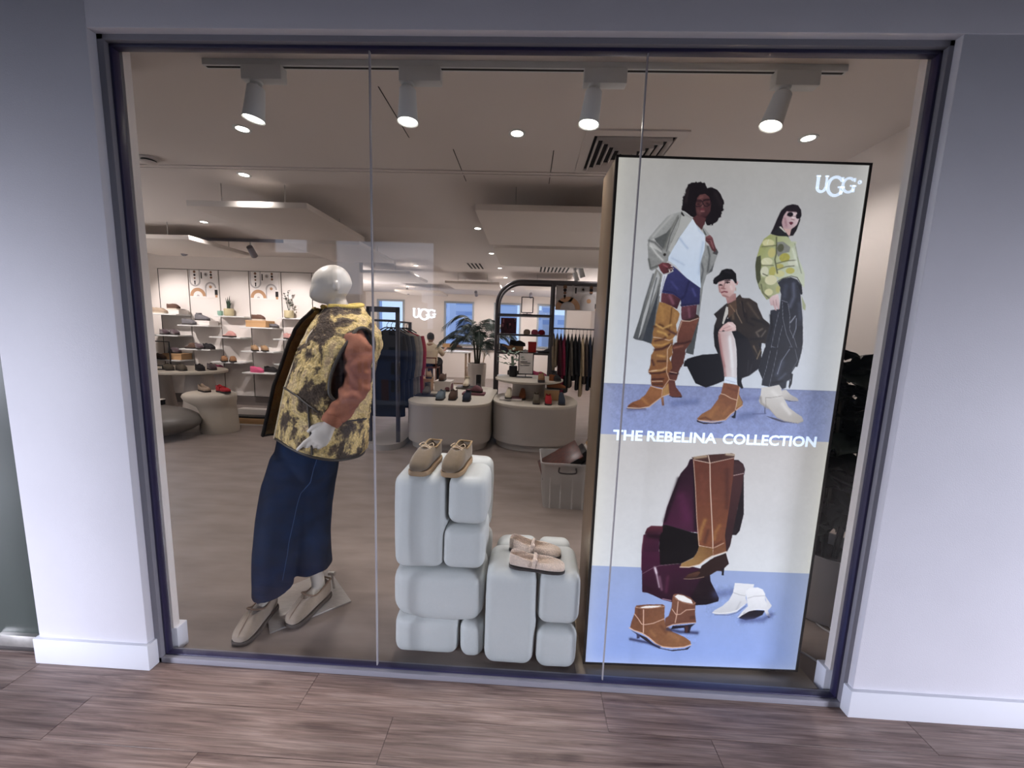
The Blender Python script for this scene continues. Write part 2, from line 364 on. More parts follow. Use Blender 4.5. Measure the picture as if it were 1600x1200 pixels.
# ------------------------------------------------------------------ shop shell
ce = st('ceiling', MB().bx(-8, 2.6, .045, 11.6, 2.7, 2.85), M['ceil'])
MB().bx(-8, 2.05, 1.56, 1.585, 2.692, 2.7).build('ceiling_joint', M['ceil'], ce); MB().bx(-8, 2.05, 1.615, 1.64, 2.695, 2.7).build('ceiling_joint', M['ceil'], ce)
for x0, y0, y1 in ((-.794, .576, 1.082), (-.542, 1.226, 1.767), (.125, 1.218, 1.784)):
    MB().bx(x0-.0025, x0+.0025, y0, y1, 2.6985, 2.7).build('ceiling_slot', M['slot'], ce)
st('wall_right', MB().bx(2.05, 2.2, .045, 11.5, 0, 2.7), M['inwall'])
st('wall_left', MB().bx(-7.6, -7.35, .045, 5.4, 0, 2.7), M['inwall'])
st('wall_left', MB().bx(-7.6, -3.02, 5.4, 5.55, 0, 2.7), M['inwall'])
st('wall_left', MB().bx(-5.6, -5.4, 5.55, 11.4, 0, 2.7), M['inwall'])
st('baseboard_left', MB().bx(-7.3, -3.02, 5.36, 5.4, 0, .16), mat('grey_base', '6d6561', .5))
wb = struct('wall_back')
BW = [(-5.02, -4.1), (-2.78, -1.78), (-1.13, -.23), (.29, 1.25)]
def bq(x0, x1, z0, z1): MB().bx(x0, x1, 11.3, 11.5, z0, z1).build('wall_panel', M['inwall'], wb)
bq(-5.6, 2.3, 0, 1.03); bq(-5.6, 2.3, 2.47, 2.7)
e = [-5.6]+[v for p in BW for v in p]+[2.3]
for i in range(0, len(e), 2): bq(e[i], e[i+1], 1.03, 2.47)
mfw = mat('window_frame_grey', '9aa0a4', .4)
for i, (a, b) in enumerate(BW):
    q = struct('window_%d' % (i+2))
    for x0, x1, z0, z1 in ((a, a+.06, 1.03, 2.47), (b-.06, b, 1.03, 2.47), (a+.06, b-.06, 1.03, 1.09), (a+.06, b-.06, 2.41, 2.47)):
        MB().bx(x0, x1, 11.27, 11.36, z0, z1).build('window_frame', mfw, q)
    MB().bx(a+.06, b-.06, 11.31, 11.325, 1.09, 2.41).build('glass_pane', M['tinted'], q, smooth=False)
# skyline beyond the back windows, distance haze painted into its pale colours
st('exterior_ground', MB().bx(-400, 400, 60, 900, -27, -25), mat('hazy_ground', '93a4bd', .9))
sky = [(-72, 330, 14, 62, 'slim pale tower with a stepped crown seen in the window behind the palm', 'a9bcd6', 1),
       (-50, 300, 16, 44, 'twin pale office tower right of the slim crowned tower', 'b0bdd2', 0),
       (-62, 250, 22, 22, 'low pale office slab at the foot of the slim tower', 'c0c9d8', 0),
       (-132, 300, 20, 75, 'tall blue glass tower seen above the dark coat rail', '8fa5c8', 1),
       (-156, 350, 20, 35, 'low grey office block seen above the coat rail', 'aab4c6', 0),
       (-28, 300, 18, 20, 'low hazy block behind the burgundy artwork', 'b4bfce', 0),
       (12, 260, 6, 46, 'pointed stone church tower seen behind the right shelf post', 'b8b4b4', 2),
       (2, 240, 14, 16, 'grey terrace seen between the shelf boards', 'a5a9b4', 0),
       (30, 250, 26, 14, 'flat roofed pale terrace seen above the clothes rail', 'bfc4cc', 0),
       (-14, 270, 12, 26, 'narrow hazy block seen above the caps shelf', 'a9b6c9', 0)]
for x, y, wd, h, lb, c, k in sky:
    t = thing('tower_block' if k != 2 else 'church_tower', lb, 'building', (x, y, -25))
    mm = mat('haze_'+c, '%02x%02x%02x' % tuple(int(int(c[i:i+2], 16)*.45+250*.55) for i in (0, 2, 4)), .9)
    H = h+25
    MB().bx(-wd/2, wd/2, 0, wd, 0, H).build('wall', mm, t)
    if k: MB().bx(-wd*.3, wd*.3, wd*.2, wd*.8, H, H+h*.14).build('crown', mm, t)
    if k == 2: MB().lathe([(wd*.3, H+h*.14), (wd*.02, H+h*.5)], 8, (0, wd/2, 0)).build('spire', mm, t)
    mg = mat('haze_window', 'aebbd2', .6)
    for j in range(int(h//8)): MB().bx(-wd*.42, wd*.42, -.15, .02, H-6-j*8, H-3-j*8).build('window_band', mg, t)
# ================================================================== CEILING FITTINGS
tr = MB().bx(-1.54, 1.34, .384, .416, 2.672, 2.7).build('track_rail', M['lampwhite'], bevel=.002)
MB().bx(-1.53, 1.33, .394, .406, 2.6712, 2.6725).build('conductor_slot', M['slot'], tr)
tag(tr, 'long white lighting track running along the ceiling above the glass', 'track')
heads = [(-1.26, -1.30, -.004, 'first white spotlight on the ceiling track, above the mannequin', (-1.25, .75, 0), -.02),
         (-.53, -.59, 0, 'second white spotlight on the ceiling track, right of the first glass joint', (-.45, .25, .8), 0),
         (.30, .255, 0, 'third white spotlight on the ceiling track, in front of the square air vent', (.1, .2, .4), -.015),
         (1.13, 1.085, 0, 'fourth white spotlight on the ceiling track, tilted at the lit poster', (.75, .06, 1.0), -.04)]
for i, (ax, hx, _, lb, tg, tilt) in enumerate(heads):
    t = thing('track_spotlight', lb, 'spotlight', (hx, .40, 2.672), 0, 'spotlights on the window track')
    MB().bx(ax-hx-.095, ax-hx+.095, -.024, .024, -.062, 0).build('adapter_box', M['lampwhite'], t, bevel=.004)
    MB().lathe([(.026, -.07), (.03, -.062), (.012, -.06)], 14).build('swivel_cap', M['lampwhite'], t)
    MB().tube([(0, 0, -.055), (0, 0, -.10)], .008, 8).build('stem', M['lampwhite'], t)
    a = Vector((tilt, 0, -.14)).normalized(); q = Vector((0, 0, -1)).rotation_difference(a).to_matrix()
    m4 = Matrix.Translation((0, 0, -.085)) @ q.to_4x4()
    b = MB().lathe([(.0, 0), (.034, 0), (.037, -.004), (.045, -.12), (.048, -.138), (.0475, -.140), (.043, -.137), (.040, -.12), (0, -.118)], 28, caps=False).xf(m4)
    b.build('lamp_body', M['lampwhite'], t, ang=30)
    MB().lathe([(0, -.1335), (.0425, -.1335), (.0425, -.131), (0, -.131)], 24, caps=False).xf(m4).build('lens', M['glow'], t)
    tip = m4 @ Vector((0, 0, -.146)); tip = Vector((hx, .40, 2.672))+tip
    spot_lamp('track_lamp', tip, tg, P_TRACK, WARM, 80, .7, .04)
# recessed downlights
dl = [(-1.82, 1.01, 'recessed downlight left of the first track spotlight'), (-2.35, 1.73, 'glowing downlight just in front of the nearest hanging ceiling raft on the left'),
      (-3.95, 3.2, 'small downlight over the shoe wall, under the left raft row'), (-.11, 1.01, 'recessed downlight between the second and third track spotlights'),
      (-.63, 3.18, 'downlight with a yellow ring left of the second row raft'), (1.61, 1.01, 'recessed downlight above the poster beside the fourth track spotlight'),
      (-.60, 4.59, 'downlight set at the end of the middle ceiling raft'), (-.566, 5.92, 'downlight right of the slotted ceiling grille'), (-.53, 7.16, 'downlight in front of the dark arch top'),
      (-.48, 9.8, 'farthest downlight, beside the arch'), (-3.51, 8.33, 'downlight above the clothes rail at the back'), (-2.02, 8.36, 'downlight over the sitting person'),
      (-2.15, 5.9, 'downlight between the two middle ceiling rafts'), (-3.44, 9.51, 'far downlight near the glowing wall sign'), (-5.6, 2.2, 'downlight over the grey bench near the pier'), (1.0, 4.2, 'downlight above the clothes rail on the right')]
for i, (x, y, lb) in enumerate(dl):
    if i > 13: pass
    t = thing('downlight', lb, 'downlight', (x, y, 2.7), 0, 'recessed ceiling downlights')
    MB().lathe([(.036, -.002), (.05, -.004), (.052, 0), (.036, 0)], 24, caps=False).build('bezel', M['lampwhite'], t)
    MB().lathe([(0, -.0015), (.036, -.0015), (.036, 0), (0, 0)], 20, caps=False).build('lens', M['glow'], t)
    spot_lamp('downlight_lamp', (x, y, 2.685), (x, y, 0), P_DOWN*(1 if y < 5 else 2.6), WARM, 125, .9, .05)
# square four way air vent
t = thing('air_vent', 'square white louvred air vent in the ceiling behind the poster box', 'vent', (.60, 1.24, 2.7))
mv = mat('vent_white', 'c9c2bd', .5)
def frame_ring(mb, o, i, z0, z1, zi=None):
    zi = z0 if zi is None else zi
    k = [(-o, -o, z1), (o, -o, z1), (o, o, z1), (-o, o, z1), (-o, -o, z0), (o, -o, z0), (o, o, z0), (-o, o, z0), (-i, -i, zi), (i, -i, zi), (i, i, zi), (-i, i, zi), (-i, -i, z1), (i, -i, z1), (i, i, z1), (-i, i, z1)]
    f = []
    for q in range(4):
        r_ = (q+1) % 4
        f += [(q, r_, 4+r_, 4+q), (4+q, 4+r_, 8+r_, 8+q), (8+q, 8+r_, 12+r_, 12+q)]
    return mb.add(k, f)
frame_ring(MB(), .30, .245, -.010, 0, -.014).build('vent_frame', mv, t, smooth=False)
MB().bx(-.245, .245, -.245, .245, -.0005, 0).build('duct', M['slot'], t)
for k in range(5):
    o_ = .225-k*.042
    frame_ring(MB(), o_, o_-.016, -.030, -.006, -.008).build('louvre', mv, t, smooth=False)
MB().bx(-.03, .03, -.03, .03, -.022, -.01).build('vent_core', mv, t)
t = thing('smoke_detector', 'round white smoke detector on the ceiling near the left pier', 'detector', (-2.87, 1.45, 2.7))
MB().lathe([(.0, 0), (.06, 0), (.062, -.012), (.05, -.016)], 24).build('base', mv, t)
MB().lathe([(.046, -.016), (.046, -.028)], 24).build('dark_ring', M['slot'], t); MB().lathe([(.052, -.028), (.05, -.036), (.03, -.044)], 24).build('cap', mv, t)
# hanging rafts: board plus thin suspension rods
rafts = [(-2.95, -1.90, 1.84, 3.0, 'nearest hanging ceiling raft left of the first glass joint'), (-.466, .95, 1.77, 2.99, 'nearest hanging ceiling raft, left of the poster box'),
         (-5.6, -4.10, 3.14, 4.3, 'second row ceiling raft beside the left pier'), (-.436, .98, 3.14, 4.35, 'second row ceiling raft beyond the one by the poster box'),
         (-2.98, -2.05, 3.2, 4.4, 'second row ceiling raft above the brown lined collar'), (-3.4, -2.13, 5.45, 6.7, 'third row ceiling raft above the coat rail'),
         (-1.75, -.62, 6.6, 7.7, 'ceiling raft above the palm, left of the arch'), (-3.5, -2.3, 8.6, 9.6, 'farthest ceiling raft near the back windows'), (-.1, 1.0, 6.4, 7.4, 'ceiling raft seen through the arched shelving frame')]
for x0, x1, y0, y1, lb in rafts:
    cx, cy = (x0+x1)/2, (y0+y1)/2
    t = thing('ceiling_raft', lb+', white', 'ceiling raft', (cx, cy, 2.48), 0, 'hanging white ceiling rafts')
    MB().bx(x0-cx, x1-cx, y0-cy, y1-cy, 0, .05).build('board', M['matte'], t, bevel=.004)
    for sx in (-.27, .27):
        for sy in (-.42, .42): MB().tube([(sx*(x1-x0), sy*(y1-y0), .05), (sx*(x1-x0), sy*(y1-y0), .22)], .004, 6).build('suspension_rod', M['steel'], t)
# slotted grilles
def grille(x, y, n, lb, rz=0):
    t = thing('ceiling_grille', lb, 'vent', (x, y, 2.7), rz)
    MB().bx(-.02-.07*n/2, .02+.07*n/2, -.32, .32, -.004, 0).build('plate', mv, t)
    for k in range(n): MB().bx((k-n/2)*.07+.018, (k-n/2)*.07+.05, -.29, .29, -.006, -.0035).build('slot', M['slot'], t)
grille(-1.0, 5.75, 4, 'white ceiling grille with four slots above the palm')
grille(.45, 5.9, 8, 'wide ceiling grille seen above the arch top')
# spotlights aimed at the shoe wall, and at the rail on the right
def wallspot(x, y, tgt, lb, power, lit=False):
    t = thing('wall_spotlight', lb, 'spotlight', (x, y, 2.66), 0, 'spotlights aimed at the shop walls')
    d = (Vector(tgt)-Vector((x, y, 2.56))).normalized(); q = Vector((0, 0, -1)).rotation_difference(d).to_matrix().to_4x4()
    MB().tube([(0, 0, .02), (0, 0, -.09)], .01, 8).build('stem', M['lampwhite'], t)
    m4 = Matrix.Translation((0, 0, -.1)) @ q
    MB().lathe([(.0, .04), (.04, .04), (.045, -.12), (.040, -.12), (0, -.115)], 18, caps=False).xf(m4).build('lamp_body', M['frame'] if not lit else M['lampwhite'], t)
    MB().lathe([(0, -.118), (.038, -.118), (.038, -.1165), (0, -.1165)], 16, caps=False).xf(m4).build('lens', M['glow'], t)
    p = Vector((x, y, 2.66))+(m4 @ Vector((0, 0, -.135)))
    spot_lamp('wall_lamp', p, tgt, power, (1, .91, .89), 75, .8, .03)
for x, lb in ((-3.35, 'small grey spotlight above the glowing logo sign'), (-1.45, 'small grey spotlight between the back windows'), (.05, 'small grey spotlight at the back seen through the arch')):
    wallspot(x, 9.2, (x, 11.3, 1.3), lb, 95)
for x, tx, lb in ((-6.6, -6.3, 'grey spotlight at the pier aimed at the shoe wall'), (-5.05, -5.2, 'grey spotlight aimed at the middle of the shoe wall'), (-4.0, -4.2, 'grey spotlight nearest the mannequin aimed at the shoe wall')):
    wallspot(x, 4.05, (tx, 5.3, 1.5), lb, P_SHELF)
tag(MB().bx(-7.2, -3.3, 4.03, 4.07, 2.66, 2.7).build('track_rail', M['frame']), 'grey lighting track in front of the shoe wall', 'track')
wallspot(.83, 5.0, (1.3, 5.3, 1.2), 'lit spotlight on the side track, nearer one above the clothes rail', 14, True); wallspot(.80, 5.5, (1.3, 5.6, 1.2), 'lit spotlight on the side track, farther one above the clothes rail', 14, True)
tag(MB().bx(.80, .84, 3.7, 5.8, 2.66, 2.7).build('track_rail', M['dark']), 'dark side track near the right wall running into the shop', 'track')

# ================================================================== LIT POSTER BOX
lb_ang = math.atan2(.03, .955)
LBX = thing('lightbox', 'tall lit advertising box with a fashion poster and bronze sides, behind the glass', 'lightbox', (.316, .082, 0), lb_ang)
PW, PH, PZ = .957, 2.145, .033
MB().bx(-.004, PW+.004, .004, .22, PZ-.004, PZ+PH+.006).build('cabinet', M['bronze'], LBX, bevel=.004)
for a in ((-.006, .004, PZ-.006, PZ+PH+.006), (PW-.002, PW+.007, PZ-.006, PZ+PH+.006), (-.006, PW+.007, PZ+PH-.001, PZ+PH+.007), (-.006, PW+.007, PZ-.007, PZ+.001)):
    MB().bx(a[0], a[1], -.004, .012, a[2], a[3]).build('edge_profile', mat('edge_profile_dark', '3c3834', .35, .7), LBX)
MB().bx(-.04, PW+.05, -.07, .30, 0, .012).build('base_plate', mat('base_plate_bronze', '8f8270', .45, .3), LBX, bevel=.002)
MB().bx(.05, PW-.05, .03, .19, .012, PZ).build('plinth', M['bronze'], LBX)
# printed picture of the poster: shapes in millimetres from its upper left corner
POSTER = '''
G 8d8d88 55585c 152 418 154 684|181 406 111 681 123 687 154 692 186 702 197 694 205 510 206 428
P 3c4149|200 454 194 571 185 698 150 690 164 626 193 511
P b4b6b6|188 417 173 474 146 588 132 683 146 657 164 572 188 492 199 439
S 55585a 3.8 90|172 429 146 539 119 681
S 3a3d40 3.0 70|186 443 164 572 138 684
G 9a9c99 70757a 357 356 366 696|348 375 354 356 413 355 404 396 381 424 372 467 369 543 368 596 359 740 327 733 334 678 356 581 359 479
P 4a4e50|363 581 369 600 359 740 327 733 341 670 344 620
S 5a5d60 4.5 80|356 379 366 408 361 453
P 55585a|406 377 391 400 381 424 402 410
G a8a9a6 8e8f8c 256 197 214 410|261 191 230 200 209 209 175 250 144 291 140 317 147 368 158 412 166 416 187 404 192 389 219 384 226 373 232 358 263 284 303 224 306 215 270 193
P 5e605f|167 294 210 271 227 248 216 300 202 333 196 326 164 298
P c2c2be|149 298 163 294 192 326 200 348 182 337 147 324
S 6a6b6a 6.0 90|145 302 168 309 196 333
S d2d2ce 5.2 80|155 324 179 352 204 374
S c0c0bc 6.7 70|227 205 186 253 159 287
S 74756f 5.2 80|249 208 224 263 207 329
S 4a4a4a 1.9 90|252 213 226 281 216 340
S 77776f 1.9 60|263 276 232 351
P b9bab6|261 197 306 217 286 247 256 291 235 347 223 336 249 248
S 85867f 2.2 80|261 197 253 248 232 307
E 2a2625 |210 353 5.6 5.5
E 3a3533 |230 359 3.0 3.0
S 565855 4.5 80|149 372 159 408 187 396
P 2d2a2b|262 190 275 207 268 207 259 197
G a7a8a6 8c8e8d 374 273 387 405|349 243 369 262 378 273 363 277 367 310 382 316 407 341 418 341 410 367 398 397 385 423 381 424 378 368 371 353 351 387 349 406 360 317 359 273 346 256
S 5b5d5d 4.5 90|375 317 386 353 384 412
P 4a4a4c|409 323 418 337 413 348 396 342
P 606463|345 245 362 266 367 277 357 273
H 1d171c|276 93 293 84 322 79 341 84 350 101 372 100 392 109 406 124 420 149 421 174 417 199 406 217 393 232 378 238 363 237 355 223 324 213 305 210 278 193 260 184 261 161 262 140 271 114
S 3a2d30 11.0 70|278 111 274 153
S 33282c 11.0 70|385 121 408 160
G 6b4040 4a2a2e 323 127 353 208|317 138 325 127 345 123 361 133 372 154 371 186 362 203 346 212 357 212 354 234 342 252 323 238 305 213 321 202 312 167
S 8c5a56 8.1 80|335 134 328 139
S 8f5d5a 5.9 80|339 162 338 169
S 7a4a4a 11.1 60|323 184 333 195
L 15101a 2.6 |305 152 312 147 329 146 337 151 341 158 334 168 318 171 309 165 305 152
L 15101a 2.6 |340 151 349 144 365 142 370 149 367 163 357 169 347 167 341 158
S 2a1a1e 4.4 90|343 146 362 144
S 2a1a1e 3.7 80|313 152 331 152
S 2a171c 5.2 80|356 158 360 160
S 2a171c 4.4 70|321 161 326 161
P 6e2f3a|330 180 341 176 352 179 343 184
S a36a6a 3.7 80|336 187 347 187
S 3a1d22 4.4 80|335 213 357 208
P 5b3336|321 202 357 212 354 234 342 252 318 231 309 212
G dfeaf8 cfe0f5 310 224 289 408|306 216 327 245 347 263 359 273 363 295 363 332 350 387 364 476 332 462 291 430 258 394 226 375 225 362 263 284 280 258
S a9c0e0 5.2 60|264 291 289 319 297 326
S b4c8e4 6.7 60|355 303 350 369 351 421
S b4c8e4 5.2 60|240 365 288 389
S b4c8e4 3.7 50|326 238 336 260 352 270
P 5b3336|309 216 326 238 345 256 348 248 353 234 332 223
G 8a5054 5a3034 370 273 399 331|364 280 378 273 390 283 400 308 409 327 405 338 393 331 378 309 363 295
S 4a262a 1.9 90|366 288 385 291
S 4a262a 1.9 90|367 297 384 300
S a86a6c 3.0 70|384 294 398 323
G 3c3d74 2d2e5e 227 416 314 545|240 390 264 407 305 440 361 475 365 539 292 551 289 523 257 505 211 499 217 450 228 427 250 415
S 23244e 5.3 80|314 454 303 507 289 523
S 4d4f90 7.5 70|246 456 271 482
S 22234a 3.8 80|291 545 359 536
S 55579a 6.0 60|331 480 345 506
S 23244e 3.0 70|218 491 257 497 285 519
P dfe3ee|211 431 228 427 219 457 211 499 203 514 205 465
S 9aa0b8 1.9 90|217 435 208 499
G 7a3a40 552a30 197 385 237 417|188 393 204 383 227 384 239 391 248 405 241 417 226 423 212 427 199 414
S a85f66 3.8 80|209 392 224 399
S 3a1c22 1.9 80|221 403 234 417
E e8dfd0 |242 396 4.5 2.2
E efe6dc |235 415 3.0 3.3
S e0d8cc 1.5 90|229 410 249 404
G 6e3a44 4a2630 220 510 269 546|211 500 257 504 289 523 277 561 254 550 211 535
S a4667a 9.8 70|243 509 260 539
G 6a3844 482632 307 552 349 597|294 551 356 541 356 589 335 605 300 602 295 583
S 945a6c 6.1 60|323 556 330 590
G 7c4636 5a3028 327 605 308 737|297 604 327 605 364 591 370 589 360 627 345 689 326 721 323 776 300 816 276 809 277 738 269 707 289 691 285 653
P 3a2420|355 578 367 585 367 596 333 607 304 604 349 593
S d9b7a0 1.9 100|301 606 331 607 365 594
S d9b7a0 1.9 90|300 610 289 653 287 687
S 3f1f1c 5.4 90|282 699 320 694 342 686
S 8f5644 5.4 90|279 715 313 706
S 33181a 4.6 90|279 754 324 737
S c59a88 1.9 90|279 754 314 759
S 8d5140 5.4 80|284 773 315 768
S 33181a 4.6 80|278 789 313 788
G 5c322b 6b3a30 279 756 308 914|274 737 327 735 325 755 307 811 302 842 295 851 301 874 322 898 330 911 308 916 277 911 263 844
S 2c1517 4.7 90|273 820 304 819
S d0a893 1.9 90|270 812 300 817
S d0a893 1.6 90|273 845 295 847
P 2a1a1e|275 911 308 916 330 911 328 917 293 918
G a8763e 8c5a34 237 536 242 818|205 535 226 539 254 550 282 569 290 580 285 607 279 622 286 657 272 676 273 692 272 719 276 742 264 758 275 778 279 797 265 817 183 820 189 788 189 749 203 721 186 702 191 675 188 660 195 625 196 587
S c08a48 15.2 70|216 555 224 601
S b8864c 11.4 70|271 576 271 615
S 6b4424 3.8 80|256 558 255 608 254 638
S 5a3420 6.1 90|192 633 214 624 254 646
S d0a058 5.4 90|199 625 227 639 260 623
S 4a2830 7.7 90|258 650 282 660
S e2bfa0 1.9 100|193 675 222 678 258 686 272 678
S 4f2a20 7.7 90|200 690 234 681 256 661
S c79850 6.1 90|209 651 236 658 248 669
S c9944a 7.7 90|194 706 229 707 258 696
S 4a2620 6.9 90|203 725 233 720 266 700
S c8924a 8.5 90|216 748 244 751
S 4a2624 8.5 90|195 768 204 788
S 4f2b22 5.4 90|218 771 249 770
S e0bc9c 1.9 90|266 700 253 723 256 755 256 802
S a06838 7.7 80|212 791 247 786
S 3f2020 6.2 90|190 808 229 805
G 8c5630 7a4428 221 798 233 861|193 795 183 811 196 830 198 862 203 873 247 880 269 863 271 843 265 820 277 796 273 772 257 773
S d8a868 5.4 80|198 812 237 807 255 796
S 44241e 4.7 90|191 822 230 819 253 812
S e2bc9c 1.9 100|187 814 217 808
S 7e4a30 6.2 90|204 838 239 833
S e2bc9c 1.9 90|202 854 244 852
S 43221e 4.7 90|201 846 247 842
S 4a2a22 4.7 80|207 865 245 864
S d9b090 1.9 90|257 765 257 812 271 843 247 884
G 9a6038 8a5232 189 886 155 959|197 874 247 884 270 859 277 903 250 914 224 937 202 958 156 967 109 967 112 957 127 944 157 931 179 910
P b08048|249 884 268 859 276 901 249 912
S b5783f 10.2 70|168 927 194 950
S 6a3c28 3.9 70|114 962 131 952 151 959
L d8b496 3.5 |277 904 250 915 224 937 198 960 156 969 111 967
L 4a2f28 2.0 |107 971 148 972 183 968
L e2bc9c 2.3 |197 873 223 881 247 885
L e2bc9c 1.9 |247 885 246 914
G 9a6a4c 7a5040 246 920 257 956|244 920 254 916 260 952 251 954
S 4a5a92 23.5 50|295 943 388 931
S 5a5a80 7.8 60|113 977 184 972
G 19171c 101018 396 734 500 748|325 772 336 757 369 746 423 737 457 731 441 702 432 654 432 620 440 596 435 579 497 550 558 643 629 675 630 744 607 780 325 789
P 14141c|325 766 353 751 396 738 454 733 485 737 496 841 453 861 423 872 379 856
P 1a1820|523 670 625 667 635 753 628 788 594 817 560 831 566 846 575 867 568 871 558 857 549 854
S 35323a 2.7 70|599 771 596 807
S 35323a 2.7 70|583 755 586 807
G 3b2f2a 2a221f 511 526 575 643|474 530 506 509 520 495 530 508 560 509 592 527 598 543 623 586 651 606 652 650 644 685 613 683 634 720 631 748 614 748 592 711 574 670 522 634 499 607 483 577 471 564
S 5a4a3e 8.1 80|555 528 583 561 606 587
S 181417 8.1 90|549 562 560 602 589 615
S 1a1618 6.8 90|579 588 621 600 643 613
S 6a5e54 5.4 80|624 627 602 642 614 658
S 6a6058 4.1 80|638 634 624 658
S 17141a 8.2 90|581 670 635 665
S 8a7560 2.7 80|509 543 516 569 540 606
S 6a5644 6.8 80|493 543 504 590
S 4c3e38 4.0 90|525 525 549 562
S 181417 3.4 90|531 522 548 582
S 7a6450 4.8 80|598 697 615 731
S 1c1819 4.8 80|599 711 624 745
S 9a8468 2.7 80|627 713 617 748
P 2a2425|425 576 465 537 474 530 471 564 467 605 460 619 447 633 432 620 439 592
P cfcac2|471 544 479 547 482 571 474 591 468 614 462 612 466 578
S e8e0d8 2.0 90|495 570 481 591
P 5a4234|478 537 507 516 514 549 496 577 484 591
S 8a6a50 2.7 90|485 537 508 563
G c79a94 a06c6a 467 490 504 526|466 510 487 493 504 492 507 516 491 526 475 534
G e2c4c0 c79893 482 443 440 494|429 448 442 441 468 439 486 443 495 449 500 472 494 493 479 507 466 510 451 504 440 488 433 471
S f0dcd8 8.1 70|481 466 486 476
S a87470 4.0 80|434 465 440 488
L a8726c 2.7 |448 465 446 474 455 476
L 33191f 4.4 |457 453 465 449 474 451
L 3a1c22 4.0 |434 462 439 460 446 462
S 3a2226 3.4 95|456 445 475 442
E 1a0e12 |466 452 3.7 3.0
E 1a0e12 |440 462 3.0 2.7
S 8c5654 2.7 80|455 457 452 474
S a06868 3.4 80|445 474 459 475
L 8a3c48 5.0 |447 490 457 486 469 488
S 8c5654 3.4 60|454 501 475 507
P d8aaa6|496 451 502 444 510 447 506 459 501 462
S 402428 1.7 80|500 449 505 456
P b8a090|499 471 502 469 504 482 500 483
P 0e0d13|409 445 413 435 430 422 438 405 457 398 478 400 496 416 503 452 497 454 485 438 455 441 432 450 423 460 411 457
S 2a2830 6.7 60|452 408 472 414
S 26242c 3.4 60|415 445 440 428
G e6c8c4 d8a8a4 513 610 461 636|451 640 466 619 485 604 502 604 517 617 521 637 503 641 482 642 468 637 462 643
S b07c7c 1.7 80|468 632 494 621
S b07c7c 1.7 80|479 642 502 631
S f4e0dc 2.7 70|486 611 507 621
G cba6a2 d8d2d4 456 681 520 679|450 643 503 640 520 672 531 713 540 782 486 784 471 732 455 674
G cba6a2 d8d2d4 463 724 528 722|450 655 507 653 525 694 537 756 544 826 494 824 478 751 460 696
S a86e6c 7.5 80|454 653 471 732 490 784
S a86e6c 7.5 80|458 675 479 747 497 820
S eceaec 10.2 80|498 662 521 783
S eceaec 10.2 80|499 671 518 757 528 819
P dde8f6|494 827 522 824 543 833 549 854 518 853 494 845
S a9bbd8 2.1 70|499 838 541 847
G 83492f 95603a 512 862 455 989|493 850 525 853 560 859 562 896 581 927 579 942 557 961 538 979 519 1005 464 1010 404 1009 400 1002 416 983 452 960 479 916 478 906 487 895 491 863
P a87a44|557 893 579 928 577 938 556 953
S 6a3826 9.0 70|513 869 549 882
S b4743e 13.9 60|476 952 455 989
S b07040 10.4 60|528 951 506 980
S 6e3f2a 4.9 80|411 1003 435 997 457 1007
L d9b090 3.1 |486 895 502 898 531 913 554 919
L d9b090 2.8 |560 861 557 910 553 961
L d9ae90 3.5 |581 940 557 961 538 977 516 1003 464 1015 408 1009
P 2a1a1c|399 1009 422 1017 465 1019 513 1012 493 1020 430 1024 401 1016
P 1a1a28|553 961 557 964 557 995 548 995 539 990 549 982
P 101018|548 826 566 830 564 846 575 867 570 872 551 857
S 4a5a90 27.9 50|574 989 628 976
P 221a22|612 261 621 238 630 208 642 175 661 156 684 150 704 153 718 169 723 190 717 208 709 245 699 265 687 268 650 274
G e3c9cc c49ea4 709 193 657 225|664 177 701 176 716 202 710 226 690 242 683 264 659 243 650 219 654 195
S f2dfe0 6.8 80|689 182 692 203
S a8747e 6.2 60|661 204 670 231
E 1d1620 |679 188 11.7 8.4
E 1d1620 |711 193 9.9 10.2
S 8a6a70 1.2 90|666 192 682 197 691 194 703 194
S a06a70 2.5 80|686 205 697 207
P 742c40|678 217 687 214 696 218 688 227 682 224
S 34202a 4.3 90|670 175 701 176
P 221a22|716 202 721 205 711 245 701 265 686 268 689 257 702 236 712 220
P d8b0a8|659 240 690 242 687 267 674 264
P 26262a|612 261 643 235 662 243 680 264 693 291 675 273 644 269
P d0ccc0|641 235 649 233 673 255 667 255
G a2a860 c9d2b8 587 288 728 345|612 263 644 269 681 270 696 288 714 287 714 308 728 345 747 375 764 408 770 461 757 452 737 421 712 419 682 433 664 442 657 409 659 452 673 464 674 470 595 473 578 436 567 380 571 343 577 310 589 282
P 4d5138|569 350 584 343 591 380 592 417 604 466 595 473 576 430 567 380
P 8a8c84|640 292 665 289 695 309 694 327 670 334 653 347 645 335
E d8d49a |608 296 23.3 13.8
E c8c074 |626 332 15.0 18.5
E d9d8ac |611 367 22.5 15.5
E d6d6b8 |606 404 15.7 19.3
E b9b45a |637 403 13.2 18.7
E dcd8a8 |634 440 25.1 18.1
E b3ac48 |678 349 20.3 17.0
E d0cf90 |667 411 18.8 12.5
E c0ba5a |706 398 17.2 11.8
E d4d8c0 |712 367 18.7 12.4
E bcb45c |663 382 15.6 8.7
E 5e6048 |658 313 12.4 15.3
S 6a6c4c 2.5 90|586 311 642 304
S 6a6c4c 2.5 90|594 381 638 380
S 62644a 2.5 90|650 372 686 361 723 357
S 4f5238 3.1 90|637 274 644 335 641 357 657 409
S 62644a 2.5 90|656 396 688 383 719 379
S e6ecd8 6.2 60|705 315 731 375
S 8a9478 2.5 80|711 296 738 375 751 406
L c9cdb8 1.9 |696 288 718 290 712 308 726 342
S 54583e 2.5 90|601 413 624 422
S e8e8d0 1.6 80|608 284 604 300
S e8e8d0 1.2 80|601 358 618 373
